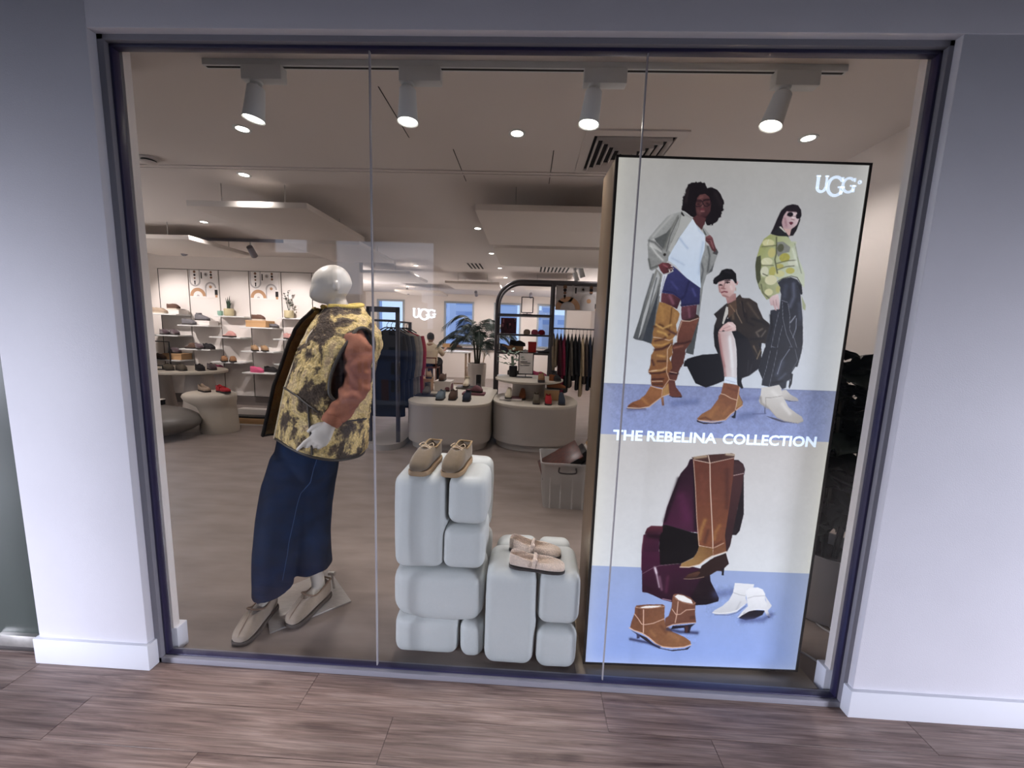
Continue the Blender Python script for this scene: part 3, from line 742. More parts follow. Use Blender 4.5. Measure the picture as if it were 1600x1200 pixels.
L 4a4c3a 2.8 |661 441 681 428 712 418 737 423 758 452
G 31333f 1b1d27 691 457 687 745|661 446 681 429 712 422 738 431 757 452 763 474 758 486 779 581 793 676 791 728 784 774 636 779 645 720 644 681 652 613 648 553 683 546 682 489
S 6a7088 12.6 70|725 447 734 497 723 535
S 50566a 15.7 60|697 457 696 498
S 4a4f64 12.6 60|759 524 770 581
P 1a1b24|760 610 784 609 792 683 783 738 763 684
S 14151d 6.3 90|651 572 662 616 653 674
L 9a9ca8 1.0 |682 558 675 616 670 680 666 729 662 778
L 9a9ca8 1.0 |703 612 696 663 693 712 687 777
P 242631|688 511 711 519 725 557 731 627 754 661 780 712 784 774 771 775 753 710 724 653 704 596 695 545
L aaacb8 0.9 |691 520 701 583 723 646 752 697 771 775
L aaacb8 0.9 |714 526 727 570 734 627 758 665 780 716
S b8bccc 2.5 80|749 572 733 598
S 9aa0b4 1.9 80|754 581 758 620 750 658
S 9aa0b4 1.6 80|745 694 716 747 719 770
L 6a6c7a 3.2 |688 513 711 520
L 6a6c7a 3.2 |671 696 698 704
P 22242a|740 446 759 455 766 486 760 489 753 471
P a9b088|763 493 785 530 785 549 774 543
G 9aa070 b8bc8c 613 491 676 489|587 454 599 426 661 443 676 464 676 486 663 489 640 506 628 513 606 488
E dcd8ac |635 436 23.6 18.8
E d8d4a0 |632 483 16.4 13.2
E bcb86c |667 470 7.9 12.6
S 5a5c40 3.1 80|599 454 609 485 637 506
G e6cccc c8a2a4 670 492 657 546|637 509 648 496 670 489 676 505 683 546 677 549 668 533 672 554 666 552 657 534 646 534
S a87a7e 1.6 80|654 515 659 534
S a87a7e 1.6 80|664 511 670 533
G 1c1e28 262934 653 733 700 856|632 750 643 701 794 696 785 755 764 798 759 861 758 828 749 835 749 861 734 868 719 850 681 860 648 854 648 828 628 792
S 4a5064 19.3 70|720 757 707 806
S 5a6076 9.7 70|739 805 716 829
S 12131a 6.5 90|692 843 730 835
L 9a9ca8 1.0 |667 713 659 785 651 831
L 9a9ca8 1.0 |695 709 688 781 680 857
S 9aa0b4 1.9 80|743 704 717 753 707 806
L 8a8c9a 1.0 |765 703 781 748 766 785
P 1a1b24|755 798 770 804 770 844 763 866 758 854 763 828
P 14151d|635 776 626 779 639 779
G d5d1cb b9b3ab 737 895 734 982|649 864 681 860 720 850 734 875 744 901 769 941 801 963 829 979 838 996 816 1007 762 998 728 986 691 950 653 931 644 918 649 898
S 9c948c 6.5 80|650 904 656 928 684 947
S e8e5e0 13.0 70|741 928 778 967
S eae7e2 13.0 70|696 879 717 895
S 8c857e 1.3 90|673 904 689 905 737 895
S 9c958e 1.6 90|671 904 677 944
L a89f94 2.9 |691 950 728 986 762 999 816 1007 836 998
P 4a4a60|681 981 722 989 763 1002 816 1008 750 1005 709 993
L 2a2c3c 2.6 |673 947 676 971
S 5a6496 3.3 80|628 975 680 971
G cdc8c2 b0aaa4 752 881 771 910|734 872 750 869 769 887 800 903 808 914 778 914 752 911 737 895
P 44485e|742 908 778 915 808 915 772 918
S 6a74a8 16.3 60|582 913 638 911
G 2c1222 4a1838 320 1250 381 1438|387 1178 400 1173 422 1201 459 1503 414 1500 312 1474 298 1475 309 1393 333 1306 354 1240 378 1207
S 5c2048 35.8 80|368 1343 400 1447
S 1a0b16 13.4 90|348 1264 306 1455
S 120810 13.3 80|410 1215 440 1485
P 0a070c|298 1475 312 1472 423 1502 460 1506 467 1581 433 1612 395 1648 302 1660 292 1587 288 1519
S 3a2a34 1.8 90|312 1472 372 1487 423 1500
P 2a1420|561 1173 588 1172 612 1190 622 1213 620 1241 578 1242
P 140a12|613 1241 619 1236 639 1411 630 1488 617 1508 596 1508 610 1383
G 5c2434 3a1626 258 1486 261 1515|224 1516 232 1491 249 1479 299 1479 301 1508 238 1518
G 4a1a34 33102a 222 1540 289 1636|220 1521 238 1515 296 1509 289 1523 292 1587 302 1660 302 1685 224 1688 217 1589
S 14080f 18.1 80|243 1525 284 1528
S 7a3c50 2.7 80|221 1526 219 1589 224 1683
S a08090 1.8 80|293 1587 300 1656
S 8a6a7a 1.8 80|309 1660 386 1648
G 451433 2a0c22 243 1638 294 1816|218 1599 295 1597 303 1659 387 1649 484 1669 520 1696 530 1728 553 1767 573 1803 573 1819 523 1837 475 1843 374 1834 328 1823 286 1804 259 1793 235 1790
P 0b070d|295 1597 459 1591 450 1615 387 1653 304 1661
G 1c0a16 120a14 506 1709 555 1828|488 1713 523 1692 530 1728 553 1767 573 1803 573 1821 523 1839 475 1844 446 1815
S b09aa8 5.1 90|282 1672 293 1708 308 1763
S e8dce4 8.8 90|281 1672 290 1696
S 8c6478 11.0 70|304 1715 320 1775
S 6a2a4c 14.7 60|341 1714 340 1786
S c9a4b4 3.0 80|328 1819 365 1826
S 8a6a7a 1.5 90|228 1704 272 1674 304 1661 387 1649
S 24081a 11.1 80|246 1765 280 1780
P 3f2225|569 1177 588 1177 613 1194 620 1222 595 1237 588 1345 582 1587 562 1578 561 1432 569 1242
G 4a2526 331a1e 586 1242 580 1528|573 1242 619 1231 619 1297 610 1383 601 1508 597 1557 586 1587 567 1578 570 1432
S d0b0a8 1.8 100|575 1242 619 1230
P 4a2a24|393 1169 462 1155 559 1145 572 1149 572 1168 474 1190 402 1178
S d0b890 8.8 90|406 1171 454 1162
S e0d0b0 8.8 90|537 1150 568 1152
G 693527 82482c 460 1223 501 1555|400 1178 472 1190 571 1163 575 1242 574 1384 569 1509 580 1568 582 1587 528 1604 460 1562 440 1436 420 1294
S 4a241f 17.8 70|548 1220 565 1384
S 7a4030 17.8 60|444 1246 465 1368
S b07a3c 13.5 80|477 1445 467 1484 462 1532
S a46a34 13.6 80|542 1467 527 1501 526 1530
S 4a241c 13.6 70|495 1492 486 1546
S 5a2c20 7.3 80|529 1559 558 1539
L e2c8b4 3.5 |462 1158 472 1190 484 1292 505 1434 519 1530 527 1601
L e2c8b4 2.2 |401 1179 472 1191 572 1164
L d9bca4 2.2 |403 1183 421 1294 441 1436 463 1562
L e2c8b4 3.2 |464 1562 493 1567 525 1572
S d9bca4 1.8 90|525 1572 568 1546
G 9c7440 7c5028 434 1622 521 1579|463 1563 523 1572 527 1604 498 1624 473 1650 429 1664 390 1665 395 1648 443 1621 459 1591
P 7c4a2c|525 1572 574 1553 581 1585 528 1606
L e2c8b4 4.1 |584 1585 529 1608 499 1627 473 1650 429 1664 390 1665
P 2a1618|483 1655 534 1613 582 1592 601 1641 580 1666 577 1676 476 1680
P 2c1815|411 1718 435 1691 470 1678 517 1625 583 1591 592 1646 527 1696 488 1713 430 1723
G 5a3626 3a2018 435 1695 437 1715|415 1716 428 1699 471 1682 482 1685 469 1706 444 1715
L a88a78 2.2 |412 1720 437 1720 470 1715 499 1707
P 15101a|572 1663 583 1662 584 1696 575 1697
G 7a4a33 8f5c38 243 1879 404 2018|210 1864 215 1855 263 1848 330 1845 340 1851 343 1908 349 1941 386 1977 440 2000 469 2020 474 2037 445 2050 392 2054 339 2052 308 2034 279 2006 252 1988 209 1975 195 1963 199 1934 209 1896
P efe9e4|227 1865 256 1856 290 1853 327 1852 309 1860 261 1867
L c79a80 3.0 |212 1864 235 1868 279 1866 338 1855
S a97448 18.8 60|411 2010 372 1990
S b27a48 11.2 60|288 1976 309 2000
S 5e3626 14.9 60|228 1879 228 1920
S 633a28 11.2 70|331 1950 356 1982
L e0b49c 4.1 |248 1875 256 1986
L e0b49c 3.4 |209 1896 228 1920 245 1945 260 1947 296 1939 343 1915
L e0b8a0 4.9 |192 1965 213 1977 252 1990 283 2010 316 2038 347 2053 393 2056 445 2050 473 2037
P 2a2430|198 1975 221 1987 272 2010 304 2038 340 2060 386 2067 446 2059 474 2043 461 2062 394 2073 333 2062 293 2043
P 3a3a5c|226 1991 241 1996 241 2015 229 2018
S 24264a 11.3 90|201 2021 278 2035 332 2054
G 7c4c38 6c402f 394 1813 457 1933|371 1801 377 1793 407 1792 449 1807 474 1831 477 1883 486 1928 435 1936 383 1944 358 1957 347 1941 347 1912 361 1900 370 1858
P eceae8|380 1805 392 1795 419 1800 454 1819 463 1837 433 1832 402 1825
L b88a72 2.6 |376 1801 387 1817 426 1834 463 1841 474 1831
L e0b49c 3.3 |397 1829 397 1890 393 1931
L e0b49c 3.0 |373 1866 393 1892 412 1890 436 1868 473 1863
L e0b8a0 3.4 |358 1955 383 1942 427 1934 483 1928
P 5a3426|454 1897 478 1894 480 1912 457 1915
S 24264a 13.5 90|362 1965 416 1976 495 1978
P 1c1a2c|383 1948 435 1942 483 1933 466 1950 461 1979 439 1980 436 1955 377 1965
P 4a2c2c|438 1946 454 1946 452 1979 444 1979
S 4a5a94 33.3 60|560 1787 651 1772
G e4e6ea c9cbd0 614 1765 625 1874|636 1730 673 1731 721 1733 719 1750 691 1759 691 1799 701 1823 681 1840 658 1869 618 1881 566 1883 552 1877 561 1864 592 1843 619 1814 633 1777
S a9aab0 1.8 90|637 1777 664 1786 687 1789
S b4b6bc 7.4 70|671 1820 657 1857
L f0f0f2 3.0 |554 1876 588 1879 632 1872 661 1861 691 1831
L 3a4468 2.2 |563 1886 626 1885 662 1871 696 1839
G eceef2 d4d6da 724 1762 701 1888|687 1763 708 1750 738 1747 761 1756 774 1776 777 1804 791 1828 787 1857 779 1853 735 1854 706 1864 686 1889 668 1894 684 1864 705 1839 695 1799
P 151420|672 1898 692 1872 727 1857 783 1857 775 1878 740 1899 703 1907
P dcdde2|771 1780 810 1832 804 1844 795 1857 810 1881 809 1887 794 1881 780 1857 789 1828
S a9aab0 1.9 80|701 1801 727 1790 772 1786
L f0f0f2 3.4 |668 1894 685 1881 713 1861 749 1852 783 1853
P 1c1c2a|796 1883 811 1887 802 1892
S 46548c 22.4 80|688 1909 777 1902 812 1876
'''
# ------------------------------------------------------------------ the printed, back lit poster: colours per point of a fine grid
def paint_poster(nx, ny, data):
    sx, sy = nx/957.0, ny/2145.0
    img = np.zeros((ny, nx, 3), np.float32)
    yy, xx = np.mgrid[0:ny, 0:nx].astype(np.float32); U = (xx+.5)/sx; V = (yy+.5)/sy
    c = lambda h: np.array([int(h[i:i+2], 16) for i in (0, 2, 4)], np.float32)
    def mixv(t, a, b): return c(a)+(c(b)-c(a))*np.clip(t, 0, 1)[..., None]
    top = mixv(V/900, 'bdb9b2', 'd3dbe6'); cen = np.exp(-((U-560)/380)**2)
    top = top*(1-.25*cen[..., None])+mixv(V/900, 'bcbdbd', 'c6d2e2')*(.25*cen[..., None])
    fl1 = mixv((V-868)/215, '8490bf', '8f9fd6'); lo = mixv((V-1083)/560, 'c9c5c2', 'd6dade'); fl2 = mixv((V-1672)/470, '95a9d8', '88a6ee')
    img[:] = top
    img[V > 868] = fl1[V > 868]; img[V > 1083] = lo[V > 1083]; img[V > 1672] = fl2[V > 1672]
    rng = np.random.RandomState(3)
    def blur_noise(k):
        g = rng.rand(ny//k+3, nx//k+3).astype(np.float32); a = np.arange(ny)/k; b = np.arange(nx)/k
        i = a.astype(int); j = b.astype(int); fa = (a-i)[:, None]; fb = (b-j)[None]
        return (g[i][:, j]*(1-fa)*(1-fb)+g[i+1][:, j]*fa*(1-fb)+g[i][:, j+1]*(1-fa)*fb+g[i+1][:, j+1]*fa*fb)-.5
    img += (blur_noise(60)*8+blur_noise(18)*3)[..., None]
    w_ = np.abs(V-868) < 4; img[w_] *= .95
    e = np.minimum(U, 957-U); warm = np.exp(-e/44)*np.where((V < 868) | ((V > 1083) & (V < 1672)), .55, .25)  # warm glow along the box edges, painted into the picture colours
    img += (np.array([248, 246, 226], np.float32)-img)*warm[..., None]*1.0
    warm2 = np.exp(-(957-U)/120)*.35*(V < 868)+np.exp(-(2145-V)/30)*.3
    img += (np.array([236, 240, 250], np.float32)-img)*warm2[..., None]
    pn = blur_noise(5)*.5+blur_noise(2)*.5
    for ln in data.strip().split('\n'):
        hd, ps = ln.split('|'); h = hd.split()
        P = np.array([float(v) for v in ps.split()], np.float32).reshape(-1, 2)
        op = h[0]; pad = 6
        if op == 'E':
            (cx, cy), (rx, ry) = P; x0, x1, y0, y1 = cx-rx, cx+rx, cy-ry, cy+ry
        else:
            if op in 'LS': pad = float(h[2])*(1.2 if op == 'L' else 2.2)+4
            x0, y0 = P.min(0); x1, y1 = P.max(0)
        i0, i1 = max(int((y0-pad)*sy), 0), min(int((y1+pad)*sy)+2, ny); j0, j1 = max(int((x0-pad)*sx), 0), min(int((x1+pad)*sx)+2, nx)
        if i1 <= i0 or j1 <= j0: continue
        u, v = U[i0:i1, j0:j1], V[i0:i1, j0:j1]; sub = img[i0:i1, j0:j1]
        if op in 'PGH':
            acc = np.zeros_like(u)
            for ox, oy in ((-.25, -.25), (.25, -.25), (-.25, .25), (.25, .25)):
                uu, vv = u+ox/sx, v+oy/sy
                if op == 'H': uu = uu+pn[i0:i1, j0:j1]*9; vv = vv+pn[i0:i1, j0:j1]*9
                ins = np.zeros(u.shape, bool)
                for k in range(len(P)):
                    (ax, ay), (bx_, by) = P[k], P[k-1]
                    if ay == by: continue
                    ins ^= ((ay > vv) != (by > vv)) & (uu < (bx_-ax)*(vv-ay)/(by-ay)+ax)
                acc += ins
            al = acc/4
            if op == 'G':
                g0, g1 = np.array([float(q) for q in h[3:5]]), np.array([float(q) for q in h[5:7]]); d = g1-g0
                col = mixv(((u-g0[0])*d[0]+(v-g0[1])*d[1])/max(float(d@d), 1e-6), h[1], h[2])
            else: col = c(h[1])
        elif op == 'E':
            al = np.clip((1-np.sqrt(((u-cx)/rx)**2+((v-cy)/ry)**2))*min(rx, ry)*sx+.5, 0, 1); col = c(h[1])
        else:
            wd = float(h[2]); D = np.full(u.shape, 1e9, np.float32)
            for k in range(len(P)-1):
                a, b = P[k], P[k+1]; ab = b-a; tt = np.clip(((u-a[0])*ab[0]+(v-a[1])*ab[1])/max(float(ab@ab), 1e-6), 0, 1)
                D = np.minimum(D, np.hypot(u-a[0]-tt*ab[0], v-a[1]-tt*ab[1]))
            al = np.clip((wd/2-D)*sx+.5, 0, 1) if op == 'L' else np.exp(-(D/(wd*(.62 if wd > 7 else .8)))**2)*min(float(h[3])/100*(.85 if wd > 7 else 1.05), 1); col = c(h[1])
        img[i0:i1, j0:j1] = sub+(col-sub)*al[..., None]
    gy = img @ np.array([.3, .59, .11], np.float32); img = gy[..., None]+(img-gy[..., None])*.84
    img *= 1+pn[..., None]*np.where(gy < 165, .16, .03)[..., None]
    return np.clip(img, 0, 255)/255
def poster_panel(parent):
    nx, ny = 420, 900
    px = paint_poster(nx, ny, POSTER); lc = np.where(px <= .04045, px/12.92, ((px+.055)/1.055)**2.4)
    me = bpy.data.meshes.new('poster_panel')
    xs_ = np.linspace(0, PW, nx); zs_ = np.linspace(PZ+PH, PZ, ny)
    co = np.zeros((ny, nx, 3), np.float32); co[..., 0] = xs_[None]; co[..., 2] = zs_[:, None]
    a = (np.arange(ny-1)[:, None]*nx+np.arange(nx-1)[None]).ravel(); q = np.stack([a, a+nx, a+nx+1, a+1], 1).astype(np.int32)
    me.vertices.add(nx*ny); me.vertices.foreach_set('co', co.ravel()); me.loops.add(q.size); me.loops.foreach_set('vertex_index', q.ravel())
    me.polygons.add(len(q)); me.polygons.foreach_set('loop_start', np.arange(0, q.size, 4, dtype=np.int32)); me.update(calc_edges=True)
    at_ = me.color_attributes.new('print', 'FLOAT_COLOR', 'POINT'); at_.data.foreach_set('color', np.concatenate([lc.reshape(-1, 3), np.ones((nx*ny, 1))], 1).astype(np.float32).ravel())
    m = bpy.data.materials.new('backlit_print'); m.use_nodes = True; t = m.node_tree; b = t.nodes['Principled BSDF']
    n = t.nodes.new('ShaderNodeVertexColor'); n.layer_name = 'print'
    t.links.new(n.outputs[0], b.inputs['Emission Color']); b.inputs['Emission Strength'].default_value = P_POSTER
    vs_ = t.nodes.new('ShaderNodeVectorMath'); vs_.operation = 'SCALE'; vs_.inputs['Scale'].default_value = .55; t.links.new(n.outputs[0], vs_.inputs[0]); t.links.new(vs_.outputs[0], b.inputs['Base Color']); b.inputs['Roughness'].default_value = .4; b.inputs['Specular IOR Level'].default_value = .3
    me.materials.append(m)
    o = bpy.data.objects.new('poster_panel', me); C.objects.link(o); o.parent = parent; return o
P_POSTER = .63
poster_panel(LBX)
# raised-white lettering and emblem of the poster
def text_mesh(name, body, size, m, parent, loc, xs=1.0, ext=.0004, off=0.0, rot=(PI/2, 0, 0), space=1.0):
    cu = bpy.data.curves.new(name, 'FONT'); cu.body = body; cu.size = size; cu.extrude = ext; cu.offset = off; cu.space_character = space; cu.resolution_u = 3
    o = bpy.data.objects.new(name, cu); C.objects.link(o); bpy.context.view_layer.update()
    me = bpy.data.meshes.new_from_object(o.evaluated_get(bpy.context.evaluated_depsgraph_get())); bpy.data.objects.remove(o)
    me.materials.clear(); me.materials.append(m)
    o = bpy.data.objects.new(name, me); C.objects.link(o); o.parent = parent; o.location = loc; o.rotation_euler = rot; o.scale = (xs, 1, 1); return o
mprint = mat('lit_white_print', 'dcecff', .4, emit=.92)
def letter(name, body, x0, x1, z, m, parent, h):
    o = text_mesh(name, body, h/.70, m, parent, (0, 0, 0), off=.0016)
    xs_ = [v.co.x for v in o.data.vertices]; a, b = min(xs_), max(xs_); s = (x1-x0)/(b-a); o.scale = (s, 1, 1); o.location = (x0-a*s, -.0012, z); return o
letter('lettering', 'THE', .057, .180, PZ+PH-1.104, mprint, LBX, .042)
letter('lettering', 'REBELINA', .199, .489, PZ+PH-1.104, mprint, LBX, .042)
letter('lettering', 'COLLECTION', .514, .903, PZ+PH-1.104, mprint, LBX, .042)
def emblem(mb, s, y0, y1, org=(0, 0)):
    """three overlapping serif capitals, the middle one larger; s = width in metres"""
    ox, oz = org
    def arc(cx, cz, rx, rz, a0, a1, tx, tz, n=26):
        for k in range(n):
            q = [(R(a0+(a1-a0)*(k+d_)/n)) for d_ in (0, 1)]
            pts = [(cx+rx*math.cos(q[0]), cz+rz*math.sin(q[0])), (cx+rx*math.cos(q[1]), cz+rz*math.sin(q[1])), (cx+(rx-tx)*math.cos(q[1]), cz+(rz-tz)*math.sin(q[1])), (cx+(rx-tx)*math.cos(q[0]), cz+(rz-tz)*math.sin(q[0]))]
            mb.prism_xz([(ox+x*s, oz+z*s) for x, z in pts], y0, y1)
    def bar(x0, x1, z0, z1): mb.prism_xz([(ox+a*s, oz+b*s) for a, b in ((x0, z0), (x1, z0), (x1, z1), (x0, z1))], y0, y1)
    # U
    bar(.015, .085, .19, .46); bar(0, .10, .435, .465); bar(.225, .27, .19, .46); bar(.205, .29, .435, .465); arc(.143, .20, .128, .12, 180, 360, .065, .055)
    # big G
    arc(.47, .235, .215, .235, 35, 330, .075, .06); bar(.575, .65, .06, .235); bar(.53, .69, .20, .235); bar(.60, .645, .34, .44)
    # small G
    arc(.775, .27, .165, .18, 45, 325, .06, .05); bar(.86, .925, .12, .27); bar(.81, .955, .24, .27); bar(.885, .925, .35, .43)
    return mb
emblem(MB(), .163, -.002, -.0003, (.761, PZ+PH-.118)).build('emblem', mprint, LBX, smooth=False)
MB().lathe([(.004, -.0008), (.0075, -.0008), (.0075, .0008), (.004, .0008)], 16, caps=False).xf(Matrix.Translation((.928, -.0012, PZ+PH-.062)) @ Matrix.Rotation(PI/2, 4, 'X')).build('registered_mark', mprint, LBX)
# ================================================================== SHOES
ST = [0, .03, .1, .2, .32, .45, .55, .65, .78, .88, .95, 1]
SW = [.34, .54, .72, .80, .80, .83, .90, .98, 1.0, .93, .76, .44]
KIND = {
    'slipper': ([.80, .95, 1.0, .92, .80, .78, .92, .90, .72, .56, .44, .26], [0, 1, 1, 1, 1, 1, .55, 0, 0, 0, 0, 0]),
    'clog': ([.74, .9, .95, .9, .84, .86, 1.0, .96, .8, .64, .48, .28], [0, 1, 1, 1, 1, .9, .3, 0, 0, 0, 0, 0]),
    'mule': ([.14, .16, .16, .16, .24, .62, .98, 1.0, .84, .64, .46, .26], [1, 1, 1, 1, 1, .9, .2, 0, 0, 0, 0, 0]),
    'flat': ([.85, 1.0, .98, .85, .68, .60, .58, .58, .56, .5, .4, .24], [0, 1, 1, 1, 1, 1, 1, .75, .15, 0, 0, 0]),
    'foot': ([.9, 1.05, 1.1, 1.1, 1.1, 1.0, .86, .74, .6, .48, .38, .2], [0]*12),
}
def shoe(name, label, loc, rz, up, so='cream', kind='slipper', L=.25, Wd=.092, H=.078, zs=.02, group=None, trim=None, lining=None, sub=0, laces=None, seam=None, strap=None, shaft=0, heel=0, pitch=0):
    t = thing(name, label, 'shoe', loc, rz, group)
    if pitch: t.rotation_euler = (0, pitch, rz)
    hh, oo = KIND[kind]; rings = []; rimL, rimR = [], []
    zb = lambda tt: heel*max(0, 1-tt/.62)**1.0 if heel else 0
    for i, tt in enumerate(ST):
        hw = SW[i]*Wd/2; h = hh[i]*H; o = oo[i]; x = tt*L; z0 = zs+zb(tt)
        a = lambda op, cl: op*o+cl*(1-o)
        half = [(hw*.92, 0), (hw*1.0, .3*h), (hw*.98, .62*h), (hw*a(.90, .74), a(.97, .86)*h), (hw*a(.83, .60), a(1.0, .94)*h), (hw*a(.76, .36), a(.96, .985)*h), (hw*a(.72, .2), a(.35, 1.0)*h), (hw*a(.5, .08), min(a(.012/max(h, .001), 1.0), 1)*h)]
        rings.append([(x, y, z0+z) for y, z in half]+[(x, -y, z0+z) for y, z in half[::-1]])
        if o > .5: rimL.append(Vector((x, hw*.83, z0+h))); rimR.append(Vector((x, -hw*.83, z0+h)))
    mb = MB().loft(rings)
    mb.build('upper', up, t, subsurf=sub, ang=60)
    ol = []; 
    for i, tt in enumerate(ST): ol.append((tt*L, SW[i]*Wd/2*1.04))
    o2 = [(x-.002, y) for x, y in ol]+[(x, -y) for x, y in ol[::-1]]
    if heel:
        n = len(o2); s = MB(); s.add([(x, y, zb(min(max(x/L, 0), 1))) for x, y in o2]+[(x, y, zs+.001+zb(min(max(x/L, 0), 1))) for x, y in o2], [tuple(range(n))[::-1], tuple(range(n, 2*n))]+[(i, (i+1) % n, n+(i+1) % n, n+i) for i in range(n)])
        s.build('sole', so, t); MB().lathe([(.010, 0), (.012, heel*.5), (.03, heel*.95)], 10, (.035, 0, 0)).build('heel', so, t)
    else:
        MB().prism([(x*1.012-.001, y) for x, y in o2], 0, zs+.001).build('sole', so, t, bevel=.003 if sub else 0, seg=1)
    if trim and rimL:
        path = rimL[::-1]+rimR if True else []
        front = (rimL[-1]+rimR[-1])/2+Vector((L*.018, 0, -.003))
        MB().tube(spline([rimR[0]]+rimR[1:]+[front]+rimL[::-1]+[rimR[0]], 3), .0045, 6, caps=False).build('trim', trim, t)
    if lining:
        MB().prism([(.02*L/.25+x*.5, y*.62) for x, y in o2], zs+.004, zs+.010).build('insole', lining, t)
    if shaft:
        c = .27*L; rr = Wd*.43
        prof = [(rr*.98, zs+H*.55), (rr, zs+H*.8+shaft*.3), (rr*1.02, zs+H*.6+shaft), (rr*.9, zs+H*.6+shaft), (rr*.86, zs+H*.7)]
        b = MB().lathe(prof, 16, caps=True); b.v = [Vector((c+p.x*1.15, p.y, p.z+zb(.27))) for p in b.v]; b.build('shaft', up, t, ang=50)
    if seam:
        pts = []
        for tt, k in ((.62, .99), (.7, .86), (.78, .735), (.88, .57), (.95, .45), (.99, .28)): pts.append((tt*L, 0, zs+H*k+.0005))
        MB().tube(spline(pts, 4), .0016, 6).build('seam', seam, t)
    if laces:
        for k, tx in enumerate((.46, .53, .60)):
            hz = lerp(ST, hh, tx)*H+zs
            MB().tube(spline([(tx*L, -.026, hz-.004), (tx*L+.004, 0, hz+.004), (tx*L+.01, .026, hz-.004)], 4), .0022, 6).build('lace', laces, t)
        hz = lerp(ST, hh, .5)*H+zs+.003
        for s in (-1, 1):
            MB().tube(spline([(.5*L, 0, hz), (.47*L, s*.022, hz+.012), (.55*L, s*.034, hz+.004), (.52*L, s*.01, hz)], 5), .002, 6).build('lace', laces, t)
            MB().tube(spline([(.5*L, 0, hz), (.56*L, s*.012, hz+.004), (.62*L, s*.026, hz-.006)], 4), .002, 6).build('lace', laces, t)
    if strap:
        hz = lerp(ST, hh, .46)*H+zs; w_ = Wd/2*.84
        MB().tube(spline([(.44*L, -w_-.003, zs+.012), (.455*L, -w_*.96, hz), (.47*L, 0, hz+.016), (.46*L, w_*.96, hz), (.45*L, w_+.003, zs+.012)], 5), .0075, 8, flat=.7).build('strap', strap, t)
        for dy in (-.016, .002): MB().ell((.47*L, -w_*.9+dy*.5, hz+.006+abs(dy)*.3), (.011, .010, .010), 10, 8).build('bow_knot', strap, t)
    return t
ST = ST[:-1]+[.982, 1]; SW = SW[:-2]+[.80, .62, .34]
KIND = {k: (h[:-1]+[h[-2]*.8, h[-1]], o+[0]) for k, (h, o) in KIND.items()}
# ================================================================== DISPLAY PLINTHS: stacks of rounded cast blocks
def block(x0, x1, y0, y1, z0, z1, parent, org, r=.045, seed=0, tweak=None):
    cx, cy, cz = (x0+x1)/2, (y0+y1)/2, (z0+z1)/2; hx, hy, hz = (x1-x0)/2, (y1-y0)/2, (z1-z0)/2
    n = 9; mb = MB(); idx = {}
    r = min(r, hx*.9, hy*.9, hz*.9)
    def rp(v):
        p = Vector((v[0]*hx, v[1]*hy, v[2]*hz)); q = Vector((max(-hx+r, min(hx-r, p.x)), max(-hy+r, min(hy-r, p.y)), max(-hz+r, min(hz-r, p.z))))
        d = p-q
        if d.length > 1e-9: p = q+d.normalized()*r
        bulge = .006
        p.x += bulge*v[0]*(1-v[1]**2)*(1-v[2]**2); p.y += bulge*v[1]*(1-v[0]**2)*(1-v[2]**2)
        w_ = noise.noise_vector(Vector((p.x*4+seed*7.3, p.y*4, p.z*4)))*.006
        p += w_
        if tweak: p = tweak(p, v)
        return p
    g = [-1+2*i/n for i in range(n+1)]
    # denser towards the rounded rims
    def dens(h): return [-1, -1+r*.12/h, -1+r*.3/h, -1+r*.6/h, -1+r/h, -.33, .33, 1-r/h, 1-r*.6/h, 1-r*.3/h, 1-r*.12/h, 1]
    ga = [sorted(set(dens(h))) for h in (hx, hy, hz)]
    for ax in range(3):
        b_, c_ = (ax+1) % 3, (ax+2) % 3
        for s in (-1, 1):
            for i in range(len(ga[b_])-1):
                for j in range(len(ga[c_])-1):
                    f = []
                    for di, dj in ((0, 0), (1, 0), (1, 1), (0, 1)):
                        v = [0, 0, 0]; v[ax] = s; v[b_] = ga[b_][i+di]; v[c_] = ga[c_][j+dj]; k = tuple(round(q, 5) for q in v)
                        if k not in idx: idx[k] = len(mb.v); mb.v.append(rp(v)+Vector((cx, cy, cz)))
                        f.append(idx[k])
                    mb.f.append(tuple(f))
    return mb.build('block', M['plinth'], parent, org=org, ang=70)
pa = thing('display_plinth', 'taller white display plinth of stacked rounded blocks carrying the tan lace-up shoes', 'plinth', (-.36, .27, 0), 0, 'white block display plinths')
og = (-.36, .27, 0)
def bow(p, v):
    if v[2] < 0: p.z -= .035*(1-((v[0]-.1))**2)*(-v[2])
    return p
block(-.563, -.335, .09, .33, .425, .868, pa, og, .05, 1)
block(-.322, -.150, .09, .33, .648, .872, pa, og, .045, 2)
block(-.345, -.155, .095, .33, .432, .640, pa, og, .045, 3)
block(-.565, -.155, .085, .34, .205, .425, pa, og, .05, 4, bow)
block(-.565, -.268, .09, .34, .002, .192, pa, og, .045, 5)
block(-.258, -.152, .09, .34, .002, .180, pa, og, .042, 6)
block(-.52, -.15, .345, .46, .50, .868, pa, og, .045, 7); block(-.42, -.148, .35, .46, .25, .49, pa, og, .045, 8); block(-.45, -.15, .35, .46, .002, .24, pa, og, .045, 9)
pb = thing('display_plinth', 'lower white display plinth of rounded blocks carrying the pink fluffy shoes', 'plinth', (.07, .2, 0), 0, 'white block display plinths')
og = (.07, .2, 0)
block(-.140, .086, .055, .30, .002, .468, pb, og, .05, 11)
block(.098, .278, .060, .32, .212, .468, pb, og, .045, 12)
block(.096, .276, .055, .32, .002, .202, pb, og, .045, 13)
block(-.115, .095, .31, .42, .002, .462, pb, og, .05, 14); block(.10, .26, .33, .42, .002, .46, pb, og, .045, 15)
mlace = mat('shoe_lace', 'b9a68c', .8); gum = mat('crepe_sole', '927a5c', .8)
